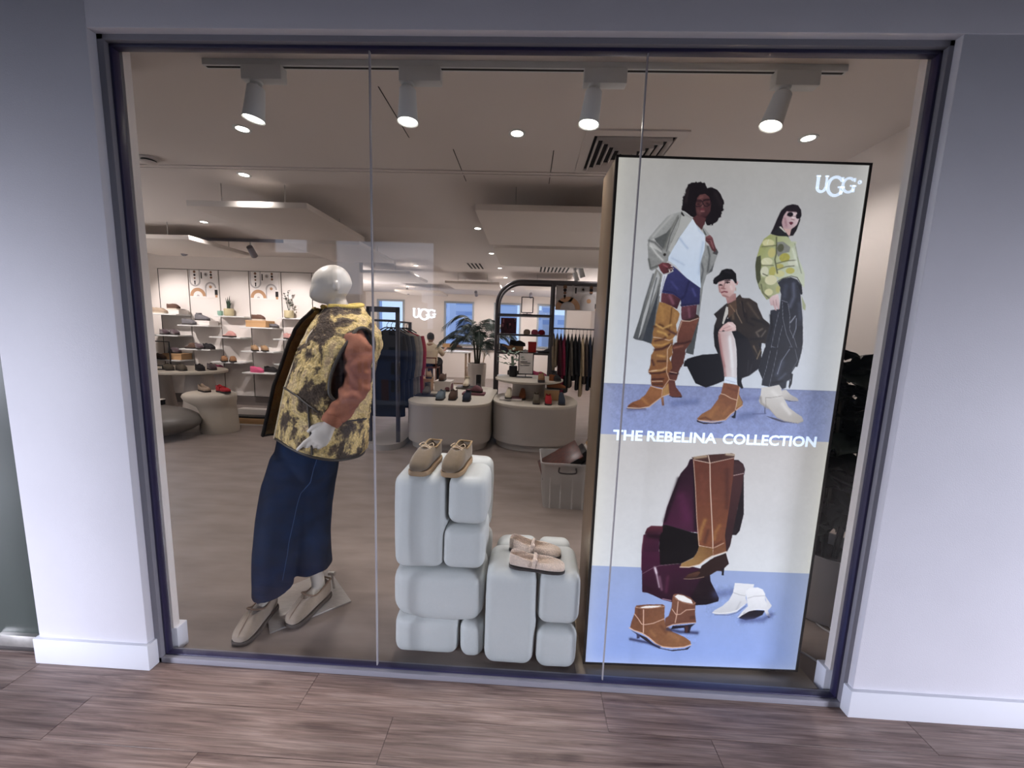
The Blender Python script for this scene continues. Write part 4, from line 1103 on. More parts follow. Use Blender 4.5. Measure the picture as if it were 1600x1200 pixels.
moc = mat('moccasin_suede', '6d5d47', .95, nscale=60, namt=.15, sheen=.3)
shoe('lace_up_shoe', 'tan suede lace-up moccasin, the one over the tall front block', (-.425, .335, .871), R(-97), moc, gum, 'clog', .255, .098, .083, .022, 'tan lace-up shoes on the tall plinth', sub=1, laces=mlace, lining=mat('fleece_lining', 'c9b89c', .95), trim=mat('collar_suede', '8d7757', .9))
shoe('lace_up_shoe', 'tan suede lace-up moccasin, the one nearer the lit poster', (-.275, .335, .872), R(-99), moc, gum, 'clog', .255, .098, .083, .022, 'tan lace-up shoes on the tall plinth', sub=1, laces=mlace, lining=mat('fleece_lining', 'c9b89c', .95), trim=mat('collar_suede', '8d7757', .9))
pkl = mat('pink_insole', 'c59a80', .8); pks = mat('rubber_black', '2a2626', .7)
shoe('mary_jane_shoe', 'pink fluffy strap shoe in front, nearer the glass', (-.04, .105, .469), R(-4), M['pink'], pks, 'flat', .245, .085, .062, .010, 'pink fluffy strap shoes on the low plinth', sub=1, strap=M['pink'], lining=pkl)
shoe('mary_jane_shoe', 'pink fluffy strap shoe behind its twin, farther from the glass', (-.045, .235, .469), R(-9), M['pink'], pks, 'flat', .245, .085, .062, .010, 'pink fluffy strap shoes on the low plinth', sub=1, strap=M['pink'], lining=pkl)

# ================================================================== MANNEQUIN
MO = Vector((-1.15, .35, 0))
MQ = thing('mannequin', 'faceless white mannequin in a yellow brown fleece gilet, rust sweatshirt and wide blue jeans', 'mannequin', MO)
F = Vector((-.60, -.80, 0)); Lf = Vector((.80, -.60, 0)); UP = Vector((0, 0, 1))
def evaluated_remesh(mb, name, m, voxel, smooth=6, parent=MQ, disp=None):
    o = mb.build(name, m, parent, org=MO)
    r = o.modifiers.new('r', 'REMESH'); r.mode = 'VOXEL'; r.voxel_size = voxel
    s = o.modifiers.new('s', 'SMOOTH'); s.factor = .5; s.iterations = smooth
    bpy.context.view_layer.update()
    me = bpy.data.meshes.new_from_object(o.evaluated_get(bpy.context.evaluated_depsgraph_get())); o.modifiers.clear(); o.data = me
    if disp:
        nv = len(me.vertices); nr = [v.normal.copy() for v in me.vertices]
        for i, v in enumerate(me.vertices): v.co += nr[i]*disp(v.co+MO)
    me.polygons.foreach_set('use_smooth', [True]*len(me.polygons)); return o
# body: head, neck, hidden torso, left arm and hand, lower legs, feet
bd = MB()
hd = Vector((-.975, .42, 1.708)); hf = Vector((-.86, -.50, -.10)).normalized(); hl = UP.cross(hf).normalized(); hu = hf.cross(hl)
rings = []
for a in range(1, 24):
    th = PI*a/24; u = -math.cos(th); s = math.sin(th); ring = []
    for q in range(28):
        ph = 2*PI*q/28; f_, l_ = math.cos(ph)*s, math.sin(ph)*s
        fr_ = f_*(.094 if f_ > 0 else .092); lr = l_*.071
        if u < 0: fr_ += .022*min(1, -u*1.3)*(1 if f_ > -.2 else .2); lr *= 1-.22*(-u)**1.5
        if f_ > 0 and u < .1: fr_ *= 1+.22*max(0, min(1, (-u+.1)*1.4))*(abs(u)**.5)
        if f_ < 0 and u < 0: fr_ *= 1-.30*(-u)
        if u > .3: fr_ -= .014*(u-.3)
        ring.append(hd+hf*fr_+hl*lr+hu*(u*.094))
    rings.append(ring)
bd.loft(rings)
bd.ell(hd+hl*.068-hf*.012-hu*.012, (.014, .014, .024), 10, 8)
nk = Vector((-.945, .44, 1.56))
bd.tube(spline([(-.93, .455, 1.44), nk, (-.962, .436, 1.62), (-.97, .43, 1.67)], 4), [.06]*4+[.05]*4+[.048]*5, 16)
bd.tube([(-.93, .455, 1.48), (-.98, .40, 1.25), (-1.06, .36, 1.0), (-1.1, .35, .85)], [.07, .095, .085, .09], 14)
# shins and feet
ankA, ankB = Vector((-1.297, .285, .13)), Vector((-1.085, .395, .13))
for a, kx in ((ankA, Vector((-1.22, .30, .50))), (ankB, Vector((-1.14, .38, .50)))):
    fd = Vector((.0, -1, 0)) if a is ankA else Vector((-.18, -.98, 0))
    bd.tube([kx, a+(kx-a)*.5, a+(kx-a)*.2, a, a-UP*.06], [.052, .046, .036, .033, .036], 14)
    bd.tube([a-UP*.055-fd*.02, a-UP*.06+fd*.05, a-UP*.08+fd*.12, a-UP*.09+fd*.18], [.034, .036, .032, .02], 12)
# forearm and hand
wr, kn, tp = Vector((-.868, .17, 1.075)), Vector((-.915, .145, .995)), Vector((-.972, .13, .915))
bd.tube(spline([(-.80, .22, 1.20), (-.845, .18, 1.11), wr], 4), [.028]*4+[.028]*4+[.028], 12)
hdir = (tp-wr).normalized(); hn = Vector((.47, -.84, .2)); hn = (hn-hdir*hn.dot(hdir)).normalized(); hside = hn.cross(hdir)
def hring(c, a, b): return [c+hside*a*math.cos(2*PI*q/16)+hn*b*math.sin(2*PI*q/16) for q in range(16)]
bd.loft([hring(wr, .027, .022), hring(wr+hdir*.025, .032, .021), hring(wr+hdir*.055, .040, .019), hring(kn-hdir*.004, .043, .016), hring(kn+hdir*.012, .040, .013)])
for o_, ln, bend in ((-.030, .088, .10), (-.0095, .084, .45), (.0115, .076, .60), (.0315, .060, .70)):
    b0 = kn-hdir*.03+hside*o_; p1 = kn+hdir*ln*.42+hside*o_*1.04-hside*.012; p2 = p1+(hdir-hn*bend-hside*.12).normalized()*ln*.33; p3 = p2+(hdir-hn*bend*2.0-hside*.16).normalized()*ln*.27
    bd.tube([b0, kn+hside*o_, p1, p2, p3], [.0098, .0100, .0094, .0086, .0068], 8)
tb = wr+hdir*.030-hside*.030
bd.tube([tb+hside*.016, tb, tb+hdir*.030-hside*.020, tb+hdir*.062-hside*.026-hn*.004], [.014, .0135, .0115, .0085], 8)
evaluated_remesh(bd, 'body', M['skin'], .0042, 5)
# ---- jeans: two wide cropped legs
jn = MB()
def ell_ring(c, a, b, f, n=28, tilt=None):
    f = Vector(f).normalized(); l = UP.cross(f); return [Vector(c)+l*a*math.sin(2*PI*q/n)+f*b*math.cos(2*PI*q/n) for q in range(n)]
jn.loft([ell_ring(c, a, b, (-.55, -.83, 0)) for c, a, b in (((-1.10, .355, .68), .07, .07), ((-1.095, .36, .76), .13, .12), ((-1.10, .36, .85), .165, .14), ((-1.085, .365, .95), .165, .135), ((-1.06, .37, 1.03), .14, .12))])
jn.loft([ell_ring(c, a, b, (-.3, -.95, 0)) for c, a, b in (((-1.13, .34, .86), .115, .125), ((-1.165, .315, .72), .112, .125), ((-1.195, .29, .56), .098, .118), ((-1.215, .27, .40), .090, .112), ((-1.235, .268, .26), .082, .104), ((-1.248, .272, .152), .080, .100))])
jn.loft([ell_ring(c, a, b, (-.3, -.95, 0)) for c, a, b in (((-1.06, .38, .86), .105, .12), ((-1.085, .385, .72), .105, .12), ((-1.11, .39, .56), .095, .115), ((-1.12, .395, .40), .095, .112), ((-1.118, .40, .28), .092, .108), ((-1.112, .405, .205), .088, .104))])
def jfold(p):
    d = noise.noise(Vector((p.x*7, p.y*7, p.z*2.2)))*.008+noise.noise(Vector((p.x*16, p.y*16, p.z*5+p.x*6)))*.004
    return d
jo = evaluated_remesh(jn, 'jeans', M['denim'], .008, 4, disp=jfold)
mst_ = mat('denim_stitching', '2a4a78', .8)
def on_leg(pts, name, m, r=.0016):
    dg = bpy.context.evaluated_depsgraph_get(); out_ = []
    for p in spline(pts, 5):
        q = Vector(p)-MO; ok, loc, nrm, _ = jo.closest_point_on_mesh(q)
        out_.append(loc+nrm*.0012)
    MB().tube(out_, r, 6).build(name, m, MQ)
on_leg([(-0.943, 0.21, 0.9), (-0.977, 0.21, 0.78), (-1.013, 0.21, 0.65), (-1.062, 0.21, 0.517), (-1.105, 0.21, 0.382), (-1.137, 0.21, 0.238)], 'side_seam', mst_, .0014)
# ---- rust sweatshirt: body seen in the gilet opening, and left sleeve
sw = MB()
ctr = lambda z: Vector((lerp([.9, 1.2, 1.45, 1.58], [-1.045, -1.0, -.945, -.935], z), lerp([.9, 1.2, 1.45, 1.58], [.365, .385, .435, .45], z), z))
sw.loft([ell_ring(ctr(z)+F*(.016 if z < 1.4 else 0), a, b, F) for z, a, b in ((.96, .14, .130), (1.05, .145, .138), (1.2, .150, .136), (1.35, .155, .125), (1.46, .15, .105), (1.53, .09, .08))])
S0, S1, S2, S3 = Vector((-.85, .33, 1.45)), Vector((-.795, .285, 1.40)), Vector((-.785, .245, 1.235)), Vector((-.862, .175, 1.09))
sw.tube(spline([S0, S1, (-.785, .265, 1.31), S2, (-.815, .205, 1.155), S3], 6), [.062]*6+[.064]*6+[.060]*6+[.056]*6+[.050]*6+[.042], 18)
def sfold(p):
    d = (p-S2).length
    return noise.noise(Vector((p.x*14, p.y*14, p.z*26)))*.014+math.sin((p.z*1.0+p.x*1.2)*95)*.006*max(0, 1-d/.14)+noise.noise(p*40)*.0015
evaluated_remesh(sw, 'sweatshirt', M['sweat'], .0065, 3, disp=sfold)
cu_ = (S3-S2).normalized()
cb = MB().tube([S3-cu_*.012, S3+cu_*.012, S3+cu_*.030], [.0455, .0455, .041], 18); cb.build('cuff', M['sweat'], MQ, org=MO)
# ---- fleece gilet: open front shell with lining, collar, armhole binding, pocket seams
def gil(th, z):
    """point of the gilet at angle th (deg, 0 = front, +90 = her left side) and height z"""
    a = lerp([.86, .95, 1.1, 1.3, 1.42, 1.48, 1.53, 1.565, 1.59], [.255, .250, .238, .228, .222, .205, .165, .115, .085], z)
    b = lerp([.86, .95, 1.1, 1.3, 1.42, 1.48, 1.53, 1.565, 1.59], [.190, .186, .178, .168, .158, .142, .118, .094, .080], z)
    c = ctr(min(z, 1.58)); t = R(th); e_ = .82
    cs, sn = math.cos(t), math.sin(t)
    p = c+F*b*math.copysign(abs(cs)**e_, cs)+Lf*a*math.copysign(abs(sn)**e_, sn)
    if th < -30:      # her right front panel swings open, away from the body
        k = max(0, min(1, (th+82)/50)); fl_ = lerp([.86, 1.3, 1.5, 1.57], [.050, .045, .055, .055], z)
        p += F*fl_*k-Lf*.01*k
    return p
hemz = lambda th: .915-.030*max(0, math.sin(R(th)))-.022*max(0, -math.cos(R(th)))+.045*max(0, math.cos(R(th)))
angs = [-9+(322+9)*i/220 for i in range(221)]      # from her left front edge round the back to the right front edge (326 deg = -34)
cols = []
nz = 120
for t in angs:
    th = t if t <= 180 else t-360
    z0 = hemz(th); cols.append([gil(th, z0+(1.583-z0)*j/nz) for j in range(nz+1)])
def shell(off, name, m, dispf=None):
    mb = MB(); n = len(cols)
    for i in range(n):
        for j in range(nz+1):
            a = cols[min(i+1, n-1)][j]-cols[max(i-1, 0)][j]; b = cols[i][min(j+1, nz)]-cols[i][max(j-1, 0)]
            nr = a.cross(b)
            nr = nr.normalized() if nr.length > 1e-9 else Vector()
            p = cols[i][j]; d = off
            if dispf: d += dispf(p)
            edge = min(1, i/4, (n-1-i)/4, j/4) if off > 0 else 1
            mb.v.append(p+nr*d*(edge if off > 0 else 1))
    for i in range(n-1):
        for j in range(nz):
            a_ = (angs[i]+angs[i+1])/2; z_ = hemz(a_)+(1.583-hemz(a_))*(j+.5)/nz
            if ((a_-82-6*(z_-1.335)/.165)/22)**2+((z_-1.335)/.16)**2 < 1: continue
            mb.f.append((i*(nz+1)+j, (i+1)*(nz+1)+j, (i+1)*(nz+1)+j+1, i*(nz+1)+j+1))
    return mb.build(name, m, MQ, org=MO, subsurf=0, ang=180)
gv = shell(.014, 'gilet', M['fleece'], lambda p: noise.noise(p*9)*.012+noise.noise(p*28)*.005+noise.noise(p*70)*.004+noise.noise(p*130)*.003)
shell(-.004, 'lining', M['quilt'], lambda p: noise.noise(p*14)*.004)
bind = mat('dark_binding', '2e261c', .6)
def edge_tube(pts, name, r, m=bind, n=8): MB().tube(pts, r, n).build(name, m, MQ, org=MO)
edge_tube([c[0] for c in cols], 'hem_binding', .007)
edge_tube(cols[-1], 'zip_edge', .009, mat('zip_tape', '231d18', .5))
edge_tube(cols[0], 'front_edge', .010, mat('cream_sherpa', 'e0cfae', .95, bump=.5, bscale=200))
edge_tube(spline([gil(10, 1.52), gil(6, 1.47)-F*-.02, gil(4, 1.42)+F*.012, gil(10, 1.40)], 5), 'drawcord', .004, mat('cream_cord', 'e6d6c0', .8))
# collar
cc = ctr(1.55); cr_ = []
for q in range(41):
    t = R(20+q*(330-20)/40); base = cc+F*.090*math.cos(t)+Lf*.098*math.sin(t)
    cr_.append(base)
def collar(off, name, m):
    mb = MB(); prof = [(.0+off, -.03), (.008+off, -.005), (.006+off, .025), (-.004+off, .045), (-.014+off, .050)]
    for p in cr_:
        d = (p-cc); d.z = 0; d.normalize()
        for o_, z in prof: mb.v.append(p+d*o_+UP*(z+.02*max(0, -d.dot(F))))
    k = len(prof)
    for i in range(len(cr_)-1):
        for j in range(k-1): mb.f.append((i*k+j, (i+1)*k+j, (i+1)*k+j+1, i*k+j+1))
    mb.build(name, m, MQ, org=MO, ang=180)
collar(.012, 'collar', M['fleece']); collar(-.012, 'collar_lining', M['quilt'])
mb = MB().tube([p+UP*.048+UP*.02*max(0, -(p-cc).normalized().dot(F)) for p in cr_], .012, 8); mb.build('collar_edge', mat('yellow_sherpa', 'd2b866', .95, bump=.6, bscale=220), MQ, org=MO)
# armhole: dark inside and binding, following the shell on her left side
def surf(th, z): 
    p = gil(th, z); return p+(p-ctr(z)).normalized()*.016
ah = []
for q in range(41):
    t = 2*PI*q/40; ah.append(surf(82+23*math.sin(t)+6*math.cos(t), 1.335+.165*math.cos(t)))
edge_tube(ah, 'armhole_binding', .008)
# pocket and yoke seams
def seam_path(pp): return [surf(t, z)+(surf(t, z)-ctr(z)).normalized()*.0005 for t, z in [(float(np.interp(k, range(len(pp)), [a for a, b in pp])), float(np.interp(k, range(len(pp)), [b for a, b in pp]))) for k in np.linspace(0, len(pp)-1, 24)]]
edge_tube(seam_path([(-5, 1.21), (20, 1.185), (54, 1.12)]), 'chest_seam', .004)
edge_tube(seam_path([(38, 1.15), (46, 1.04), (54, .93)]), 'pocket_welt', .005)
edge_tube(seam_path([(88, 1.07), (118, 1.06)]), 'side_seam', .004)
# shoes, stand plate
slp = mat('slipper_suede', '877a6b', .95, nscale=60, namt=.12, sheen=.3); sl_seam = mat('slipper_seam', '6f5c4c', .9); blk = mat('outsole_dark', '3a342f', .8)
for (x, y, z, rz), lb in [((-1.300, .345, .002, R(-89)), 'beige suede slipper on the forward foot of the mannequin'), ((-1.058, .452, .012, R(-104)), 'beige suede slipper on the rear foot of the mannequin, on the steel plate')]:
    s = shoe('slipper', lb, (x, y, z), rz, slp, blk, 'slipper', .268, .100, .090, .018, 'slippers on the mannequin', trim=sl_seam, seam=sl_seam, sub=1)
pq = [(-1.17, .67), (-.91, .41), (-1.20, .16), (-1.40, .40)]
sp = thing('stand_plate', 'brushed steel stand plate under the rear foot of the mannequin', 'base plate', (-1.16, .42, 0))
MB().prism([(x+1.16, y-.42) for x, y in pq], .001, .010).build('plate', M['steel'], sp, bevel=.0015)
MB().tube([(.105, .085, .01), (.10, .07, .12)], .006, 10).build('spigot', M['steel'], sp); MB().tube([(.09, .06, .115), (.125, .06, .118)], .011, 12).build('clamp_knob', M['steel'], sp)
# ================================================================== SHOE WALL
SWL = thing('wall_shelving', 'white panelled shoe display wall with staggered white shelves', 'shelving', (-5.0, 5.4, 0))
so_ = (-5.0, 5.4, 0)
px_ = [-6.70, -6.14, -5.575, -5.02, -4.43, -3.87, -3.31]
mp = mat('shelf_panel_white', 'd9d2cc', .55)
MB().bx(-6.72, -3.29, 5.386, 5.399, .16, 2.44).build('backing', M['slot'], SWL, org=so_)
for i in range(6): MB().bx(px_[i]+.008, px_[i+1]-.008, 5.37, 5.386, .17, 2.43).build('wall_panel', mp, SWL, org=so_, bevel=.002, seg=1)
SHZ = {0: (1.63, 1.26, .82), 1: (1.45, 1.03, .65), 2: (1.63, 1.26, .82), 3: (1.45, 1.03, .65), 4: (1.63, 1.26, .82), 5: (1.45, 1.03, .65)}
def shelf(i, z, d=.30): MB().bx(px_[i]+.004, px_[i+1]+.004, 5.37-d, 5.37, z-.022, z).build('shelf', M['white'], SWL, org=so_, bevel=.002, seg=1)
for i, zs_ in SHZ.items():
    for z in zs_: shelf(i, z, .17 if (i in (2, 4) and z == 1.63) else .30)
cA, cB, cC, cD = (mat(n, c, .8) for n, c in (('print_tan', 'b8906e'), ('print_grey', 'aeaaa8'), ('print_black', '24201f'), ('print_brown', '7d5a44')))
def art(parent, x0, z0, wd, h, y, org, bgm=None):
    """abstract printed board: arches, dots and bars"""
    p = MB().bx(x0, x0+wd, y-.004, y, z0, z0+h).build('art_panel', bgm or mat('print_white', 'e4deda', .6), parent, org=org)
    o = Vector(org)
    def arcp(cx, cz, r0, r1, a0, a1, m, n=14):
        mb = MB()
        pts = [(x0+wd*(cx+r1*math.cos(R(a0+(a1-a0)*k/n))), z0+h*cz+wd*r1*math.sin(R(a0+(a1-a0)*k/n))) for k in range(n+1)]+[(x0+wd*(cx+r0*math.cos(R(a1+(a0-a1)*k/n))), z0+h*cz+wd*r0*math.sin(R(a1+(a0-a1)*k/n))) for k in range(n+1)]
        mb.prism_xz(pts, y-.006, y-.004).build('printed_arch', m, p, org=org, smooth=False)
    def dot(cx, cz, r, m): MB().prism_xz([(x0+wd*(cx+r*math.cos(2*PI*k/12)), z0+h*cz+wd*r*math.sin(2*PI*k/12)) for k in range(12)], y-.006, y-.004).build('printed_dot', m, p, org=org, smooth=False)
    def bar(cx, cz, w2, h2, m): MB().bx(x0+wd*(cx-w2), x0+wd*(cx+w2), y-.006, y-.004, z0+h*(cz-h2), z0+h*(cz+h2)).build('printed_bar', m, p, org=org, smooth=False)
    arcp(.28, .04, .17, .28, 0, 180, cA); arcp(.28, .04, 0, .05, 0, 180, cB); arcp(.20, .62, .15, .20, 180, 360, cB); bar(.025, .82, .02, .2, cB); bar(.375, .82, .02, .2, cB)
    for k in range(4): dot(.20, .95-k*.12, .045-.006*k, cC if k % 2 else cD)
    bar(.20, .53, .018, .06, cC); bar(.44, .82, .018, .12, cC); dot(.60, .86, .065, cB); dot(.60, .86, .03, cD)
    for k in range(3): dot(.78, .95-k*.10, .04, cD if k != 1 else cC)
    arcp(.74, .36, .15, .20, 0, 180, cB); bar(.565, .2, .018, .17, cB); dot(.74, .40, .05, cA); bar(.93, .2, .05, .1, cC); bar(.93, .06, .04, .05, cA)
for i in (1, 3): art(SWL, px_[i]+.02, 1.95, .525, .47, 5.37, so_)
# ---- things on the shelves
col = lambda n, c, **k: mat('suede_'+n, c, .9, nscale=40, namt=.15, **k)
SH = dict(beige=col('beige', 'a5927e'), brown=col('brown', '5a4236'), grey=col('grey', '6c6a6e'), plum=col('plum', '4d3a40', sheen=.4), peach=col('peach', 'd39a7e'), rose=col('rose', 'd49a92', sheen=.4), black=col('black', '1d1a1c'),
          tan=col('tan', '9c7d5c'), chest=col('chestnut', '8c6546'), pinkk=col('hot_pink', 'd25a80'), mag=col('magenta', '8c2f52'), red=col('red', 'b0232c'), olive=col('olive', '5d5548'), navy=col('navy', '27303f'), steel=col('blue_grey', '6e7c86'), mauve=col('mauve', '7d545c'), cream=col('cream', 'd8cbb2', sheen=.4), orange=col('rust', '8e5430'))
light_sole, dark_sole = mat('sole_pale', 'c0b6a6', .7), mat('sole_dark', '2c2624', .7)
def carton(name, label, loc, sz, m, rz=0, lid=True, group=None):
    t = thing(name, label, 'box', loc, rz, group)
    MB().bx(-sz[0]/2, sz[0]/2, -sz[1]/2, sz[1]/2, 0, sz[2]*.99).build('carton', m, t, bevel=.003, seg=1)
    if lid: MB().bx(-sz[0]/2-.003, sz[0]/2+.003, -sz[1]/2-.003, sz[1]/2+.003, sz[2]*.72, sz[2]).build('lid', m, t, bevel=.002, seg=1)
    return t
G1 = 'shoes on the wall shelves'
def ws(i, z, dx, kind, c, lb, dz=0, dy=.13, rz=-12, **k):
    xm = px_[i]
    return shoe('shoe', lb, (xm+dx, 5.37-dy, z+dz+.001), R(rz), SH[c], k.pop('so', dark_sole), kind, k.pop('L', .26), .095, k.pop('H', .085), k.pop('zs', .022), G1, **k)
carton('shoe_box', 'white shoe box on the top shelf nearest the pier', (px_[0]+.40, 5.24, 1.631), (.30, .20, .075), M['paper'])
ws(0, 1.63, .06, 'slipper', 'beige', 'beige slipper in front of the white box on the top shelf nearest the pier', dy=.20, so=light_sole, L=.30)
ws(0, 1.63, .26, 'clog', 'brown', 'brown clog resting on the white box on the top shelf nearest the pier', .077, so=light_sole)
carton('shoe_box', 'white shoe box under the grey boot', (px_[1]+.40, 5.24, 1.451), (.26, .20, .08), M['paper'])
ws(1, 1.45, .03, 'slipper', 'grey', 'grey slipper in front of the grey boot', dy=.21, L=.28)
ws(1, 1.45, .20, 'foot', 'grey', 'grey ankle boot standing on the white box', .082, shaft=.06, L=.30)
cup = thing('cup', 'small mint green cup beside the aloe pot', 'cup', (px_[2]+.06, 5.28, 1.631)); MB().lathe([(.028, 0), (.04, .02), (.042, .085), (.036, .085), (.03, .02)], 18).build('body', mat('mint_ceramic', '8fb3a3', .4), cup); MB().tube(spline([(.04, 0, .07), (.07, 0, .06), (.066, 0, .03), (.04, 0, .025)], 4), .006, 6).build('handle', mat('mint_ceramic', '8fb3a3', .4), cup)
def potplant(name, lb, loc, m, r, h, kind):
    t = thing(name, lb, 'plant', loc)
    MB().lathe([(r*.82, 0), (r, .02), (r, h), (r*.88, h), (r*.86, h*.85)], 20).build('pot', m, t); MB().lathe([(r*.86, h*.84), (.001, h*.86)], 16).build('soil', mat('soil', '2e241c', .95), t)
    rn = random.Random(len(lb))
    if kind == 'aloe':
        for k in range(12):
            a = k*2.4; ln = rn.uniform(.12, .24); sp = rn.uniform(.1, .42)
            MB().tube([(math.cos(a)*.012, math.sin(a)*.012, h*.85), (math.cos(a)*ln*sp*.4, math.sin(a)*ln*sp*.4, h*.85+ln*.5), (math.cos(a)*ln*sp, math.sin(a)*ln*sp, h*.85+ln)], [.018, .013, .002], 6, flat=.5).build('leaf', M['leaf'], t)
    else:
        for k in range(5):
            a = k*1.3; tip = Vector((math.cos(a)*.06, math.sin(a)*.05, h+.14+.05*k))
            MB().tube(spline([(0, 0, h*.85), tip*.55+Vector((0, 0, .04)), tip], 4), .003, 5).build('stem', M['leaf'], t)
            for q in range(9):
                b = rn.uniform(0, 6.28); c = Vector((tip.x*rn.uniform(.5, 1.3), tip.y*rn.uniform(.5, 1.3), tip.z-rn.uniform(0, .12)))
                d = Vector((math.cos(b), math.sin(b), .3))*.05; s_ = Vector((-math.sin(b), math.cos(b), 0))*.018
                MB().add([c, c+d*.5+s_, c+d, c+d*.5-s_], [(0, 1, 2, 3)]).build('leaf', M['leaf'], t, smooth=False)
    return t
potplant('potted_aloe', 'spiky aloe in a cream pot on the white shelf', (px_[2]+.23, 5.27, 1.631), mat('cream_glaze', 'cfc39c', .5), .075, .13, 'aloe')
potplant('potted_plant', 'leafy bonsai-like plant in a cream pot on the shelf beside the mannequin collar', (px_[4]+.20, 5.24, 1.631), mat('cream_glaze', 'cfc39c', .5), .075, .13, 'bush')
carton('shoe_box', 'kraft shoe box on the shelf under the second printed board', (px_[3]+.27, 5.23, 1.451), (.36, .24, .115), M['kraft'])
ws(3, 1.45, .13, 'clog', 'brown', 'dark brown clog on the kraft box under the second printed board', .117, dy=.14, so=light_sole)
ws(3, 1.45, .44, 'slipper', 'grey', 'small grey slipper at the shelf end beside the kraft box', L=.17, H=.05)
for dx, n in ((.10, 'left'), (.29, 'right')): ws(0, 1.26, dx, 'slipper', 'plum', 'dark plum fluffy slipper, %s one of the pair under the white box shelf' % n, rz=-28)
ws(2, 1.26, .12, 'mule', 'peach', 'peach slide on the shelf below the aloe, rear one', dy=.12); ws(2, 1.26, .20, 'mule', 'rose', 'rose slide on the shelf below the aloe, front one', dy=.22)
ws(4, 1.26, .15, 'slipper', 'rose', 'pink fluffy slipper beside the gilet lining, front one', dy=.2, rz=-30); ws(4, 1.26, .28, 'slipper', 'rose', 'pink fluffy slipper beside the gilet lining, rear one', dy=.1, rz=-30)
ws(1, 1.03, .04, 'mule', 'brown', 'brown mule at the shelf end above the olive slippers', dy=.2); ws(1, 1.03, .18, 'slipper', 'plum', 'dark brown slipper in the middle of the three on the shelf above the oval table', dy=.18, rz=-25); ws(1, 1.03, .36, 'slipper', 'black', 'black slipper last of the three on the shelf above the oval table', dy=.18, rz=-18)
for dx, n in ((.10, 'first'), (.28, 'second')): ws(3, 1.03, dx, 'slipper', 'tan', 'round tan slipper, %s of the pair below the kraft box shelf' % n, rz=-42)
for dx, n in ((.08, 'first'), (.24, 'second')): ws(2, .82, dx, 'mule', 'chest', 'chestnut fluffy slipper, %s of the pair below the peach slides' % n, rz=-42)
carton('shoe_box', 'kraft shoe box behind the black table frame', (px_[0]+.38, 5.23, .821), (.34, .22, .11), M['kraft'])
ws(0, .82, .22, 'clog', 'plum', 'dark clog on the kraft box behind the black table frame', .113); ws(0, .82, .02, 'slipper', 'brown', 'brown slipper in front of the kraft box behind the black table frame', dy=.21)
ws(1, .65, .42, 'slipper', 'mag', 'magenta slipper on the low shelf behind the oval table', dy=.1, dz=0)
ws(3, .65, .10, 'slipper', 'pinkk', 'hot pink slipper on the lowest shelf beside the gilet', dy=.2, so=mat('pink_sole', 'c4587c', .7)); ws(3, .65, .28, 'slipper', 'black', 'black slipper behind the hot pink one', dy=.09)

# ================================================================== LEFT GROUP: tables, bench, stool
t = thing('oval_table', 'pale oval table on conical legs in front of the shoe wall', 'table', (-5.42, 4.2, 0))
MB().prism([(.76*math.cos(2*PI*k/40), .50*math.sin(2*PI*k/40)) for k in range(40)], .735, .78).build('table_top', M['cream'], t, bevel=.012)
for x in (-.33, .38): MB().lathe([(.26, 0), (.22, .3), (.17, .735)], 28, (x, .02, 0)).build('leg', M['pot'], t)
def ts(x, y, z, rz, kind, c, lb, grp, **k): return shoe('shoe', lb, (x, y, z), R(rz), SH[c], k.pop('so', dark_sole), kind, k.pop('L', .255), k.pop('Wd', .092), k.pop('H', .08), k.pop('zs', .02), grp, **k)
GT = 'shoes on the oval table'
ts(-5.42, 4.05, .781, -30, 'slipper', 'olive', 'olive suede slipper at the table edge next to the black frame', GT); ts(-5.24, 4.06, .781, -28, 'slipper', 'olive', 'olive suede slipper, second from the black frame', GT)
ts(-5.02, 4.16, .781, -35, 'slipper', 'black', 'black suede shoe at the rounded end of the oval table, front one', GT); ts(-4.97, 4.32, .781, -35, 'slipper', 'plum', 'dark plum suede shoe at the rounded end of the oval table, rear one', GT)
t = thing('display_stand', 'empty black square display frame on the oval table', 'frame', (-5.41, 4.0, .781))
for a, b in (((-.13, .06), (-.13, .42)), ((.13, .06), (.13, .42)), ((-.13, .42), (.13, .42)), ((-.13, .06), (.13, .06))): MB().tube([(a[0], 0, a[1]), (b[0], 0, b[1])], .009, 6).build('bar', M['black'], t)
MB().bx(-.10, .10, -.04, .04, 0, .012).build('foot', M['black'], t); MB().bx(-.006, .006, -.004, .004, .01, .06).build('post', M['black'], t)
t = thing('bench', 'dark grey pebble shaped bench beside the pier', 'bench', (-4.98, 3.22, 0))
MB().ell((0, 0, .20), (.70, .48, .20), 36, 18).build('seat', M['greystone'], t)
carton('shoe_box', 'black and white flat shoe box on the grey bench', (-5.02, 3.32, .385), (.34, .22, .07), M['black'])
MB().bx(-.175, .175, -.115, .115, .068, .075).build('lid_top', M['paper'], bpy.data.objects['shoe_box.004'])
ts(-5.22, 3.28, .463, -4, 'flat', 'red', 'crimson ballet shoe on the black and white box', 'shoes on the grey bench', L=.33); ts(-5.15, 3.02, .345, -14, 'mule', 'beige', 'beige mule lying on the grey bench in front of the box', 'shoes on the grey bench', H=.06)
t = thing('stool', 'cream mushroom shaped side table with an overhanging top', 'side table', (-4.25, 3.6, 0))
rg = []
for z, cx, rx, ry in ((0, .0, .235, .20), (.03, .0, .24, .205), (.15, 0, .23, .20), (.28, -.005, .222, .20), (.36, -.03, .235, .21), (.41, -.08, .285, .235), (.44, -.11, .325, .25), (.49, -.125, .345, .255), (.525, -.12, .33, .25), (.545, -.115, .29, .22), (.55, -.11, .15, .12)):
    rg.append([(cx+rx*math.cos(2*PI*k/32), ry*math.sin(2*PI*k/32), z) for k in range(32)])
MB().loft(rg).build('body', M['cream'], t, ang=80)
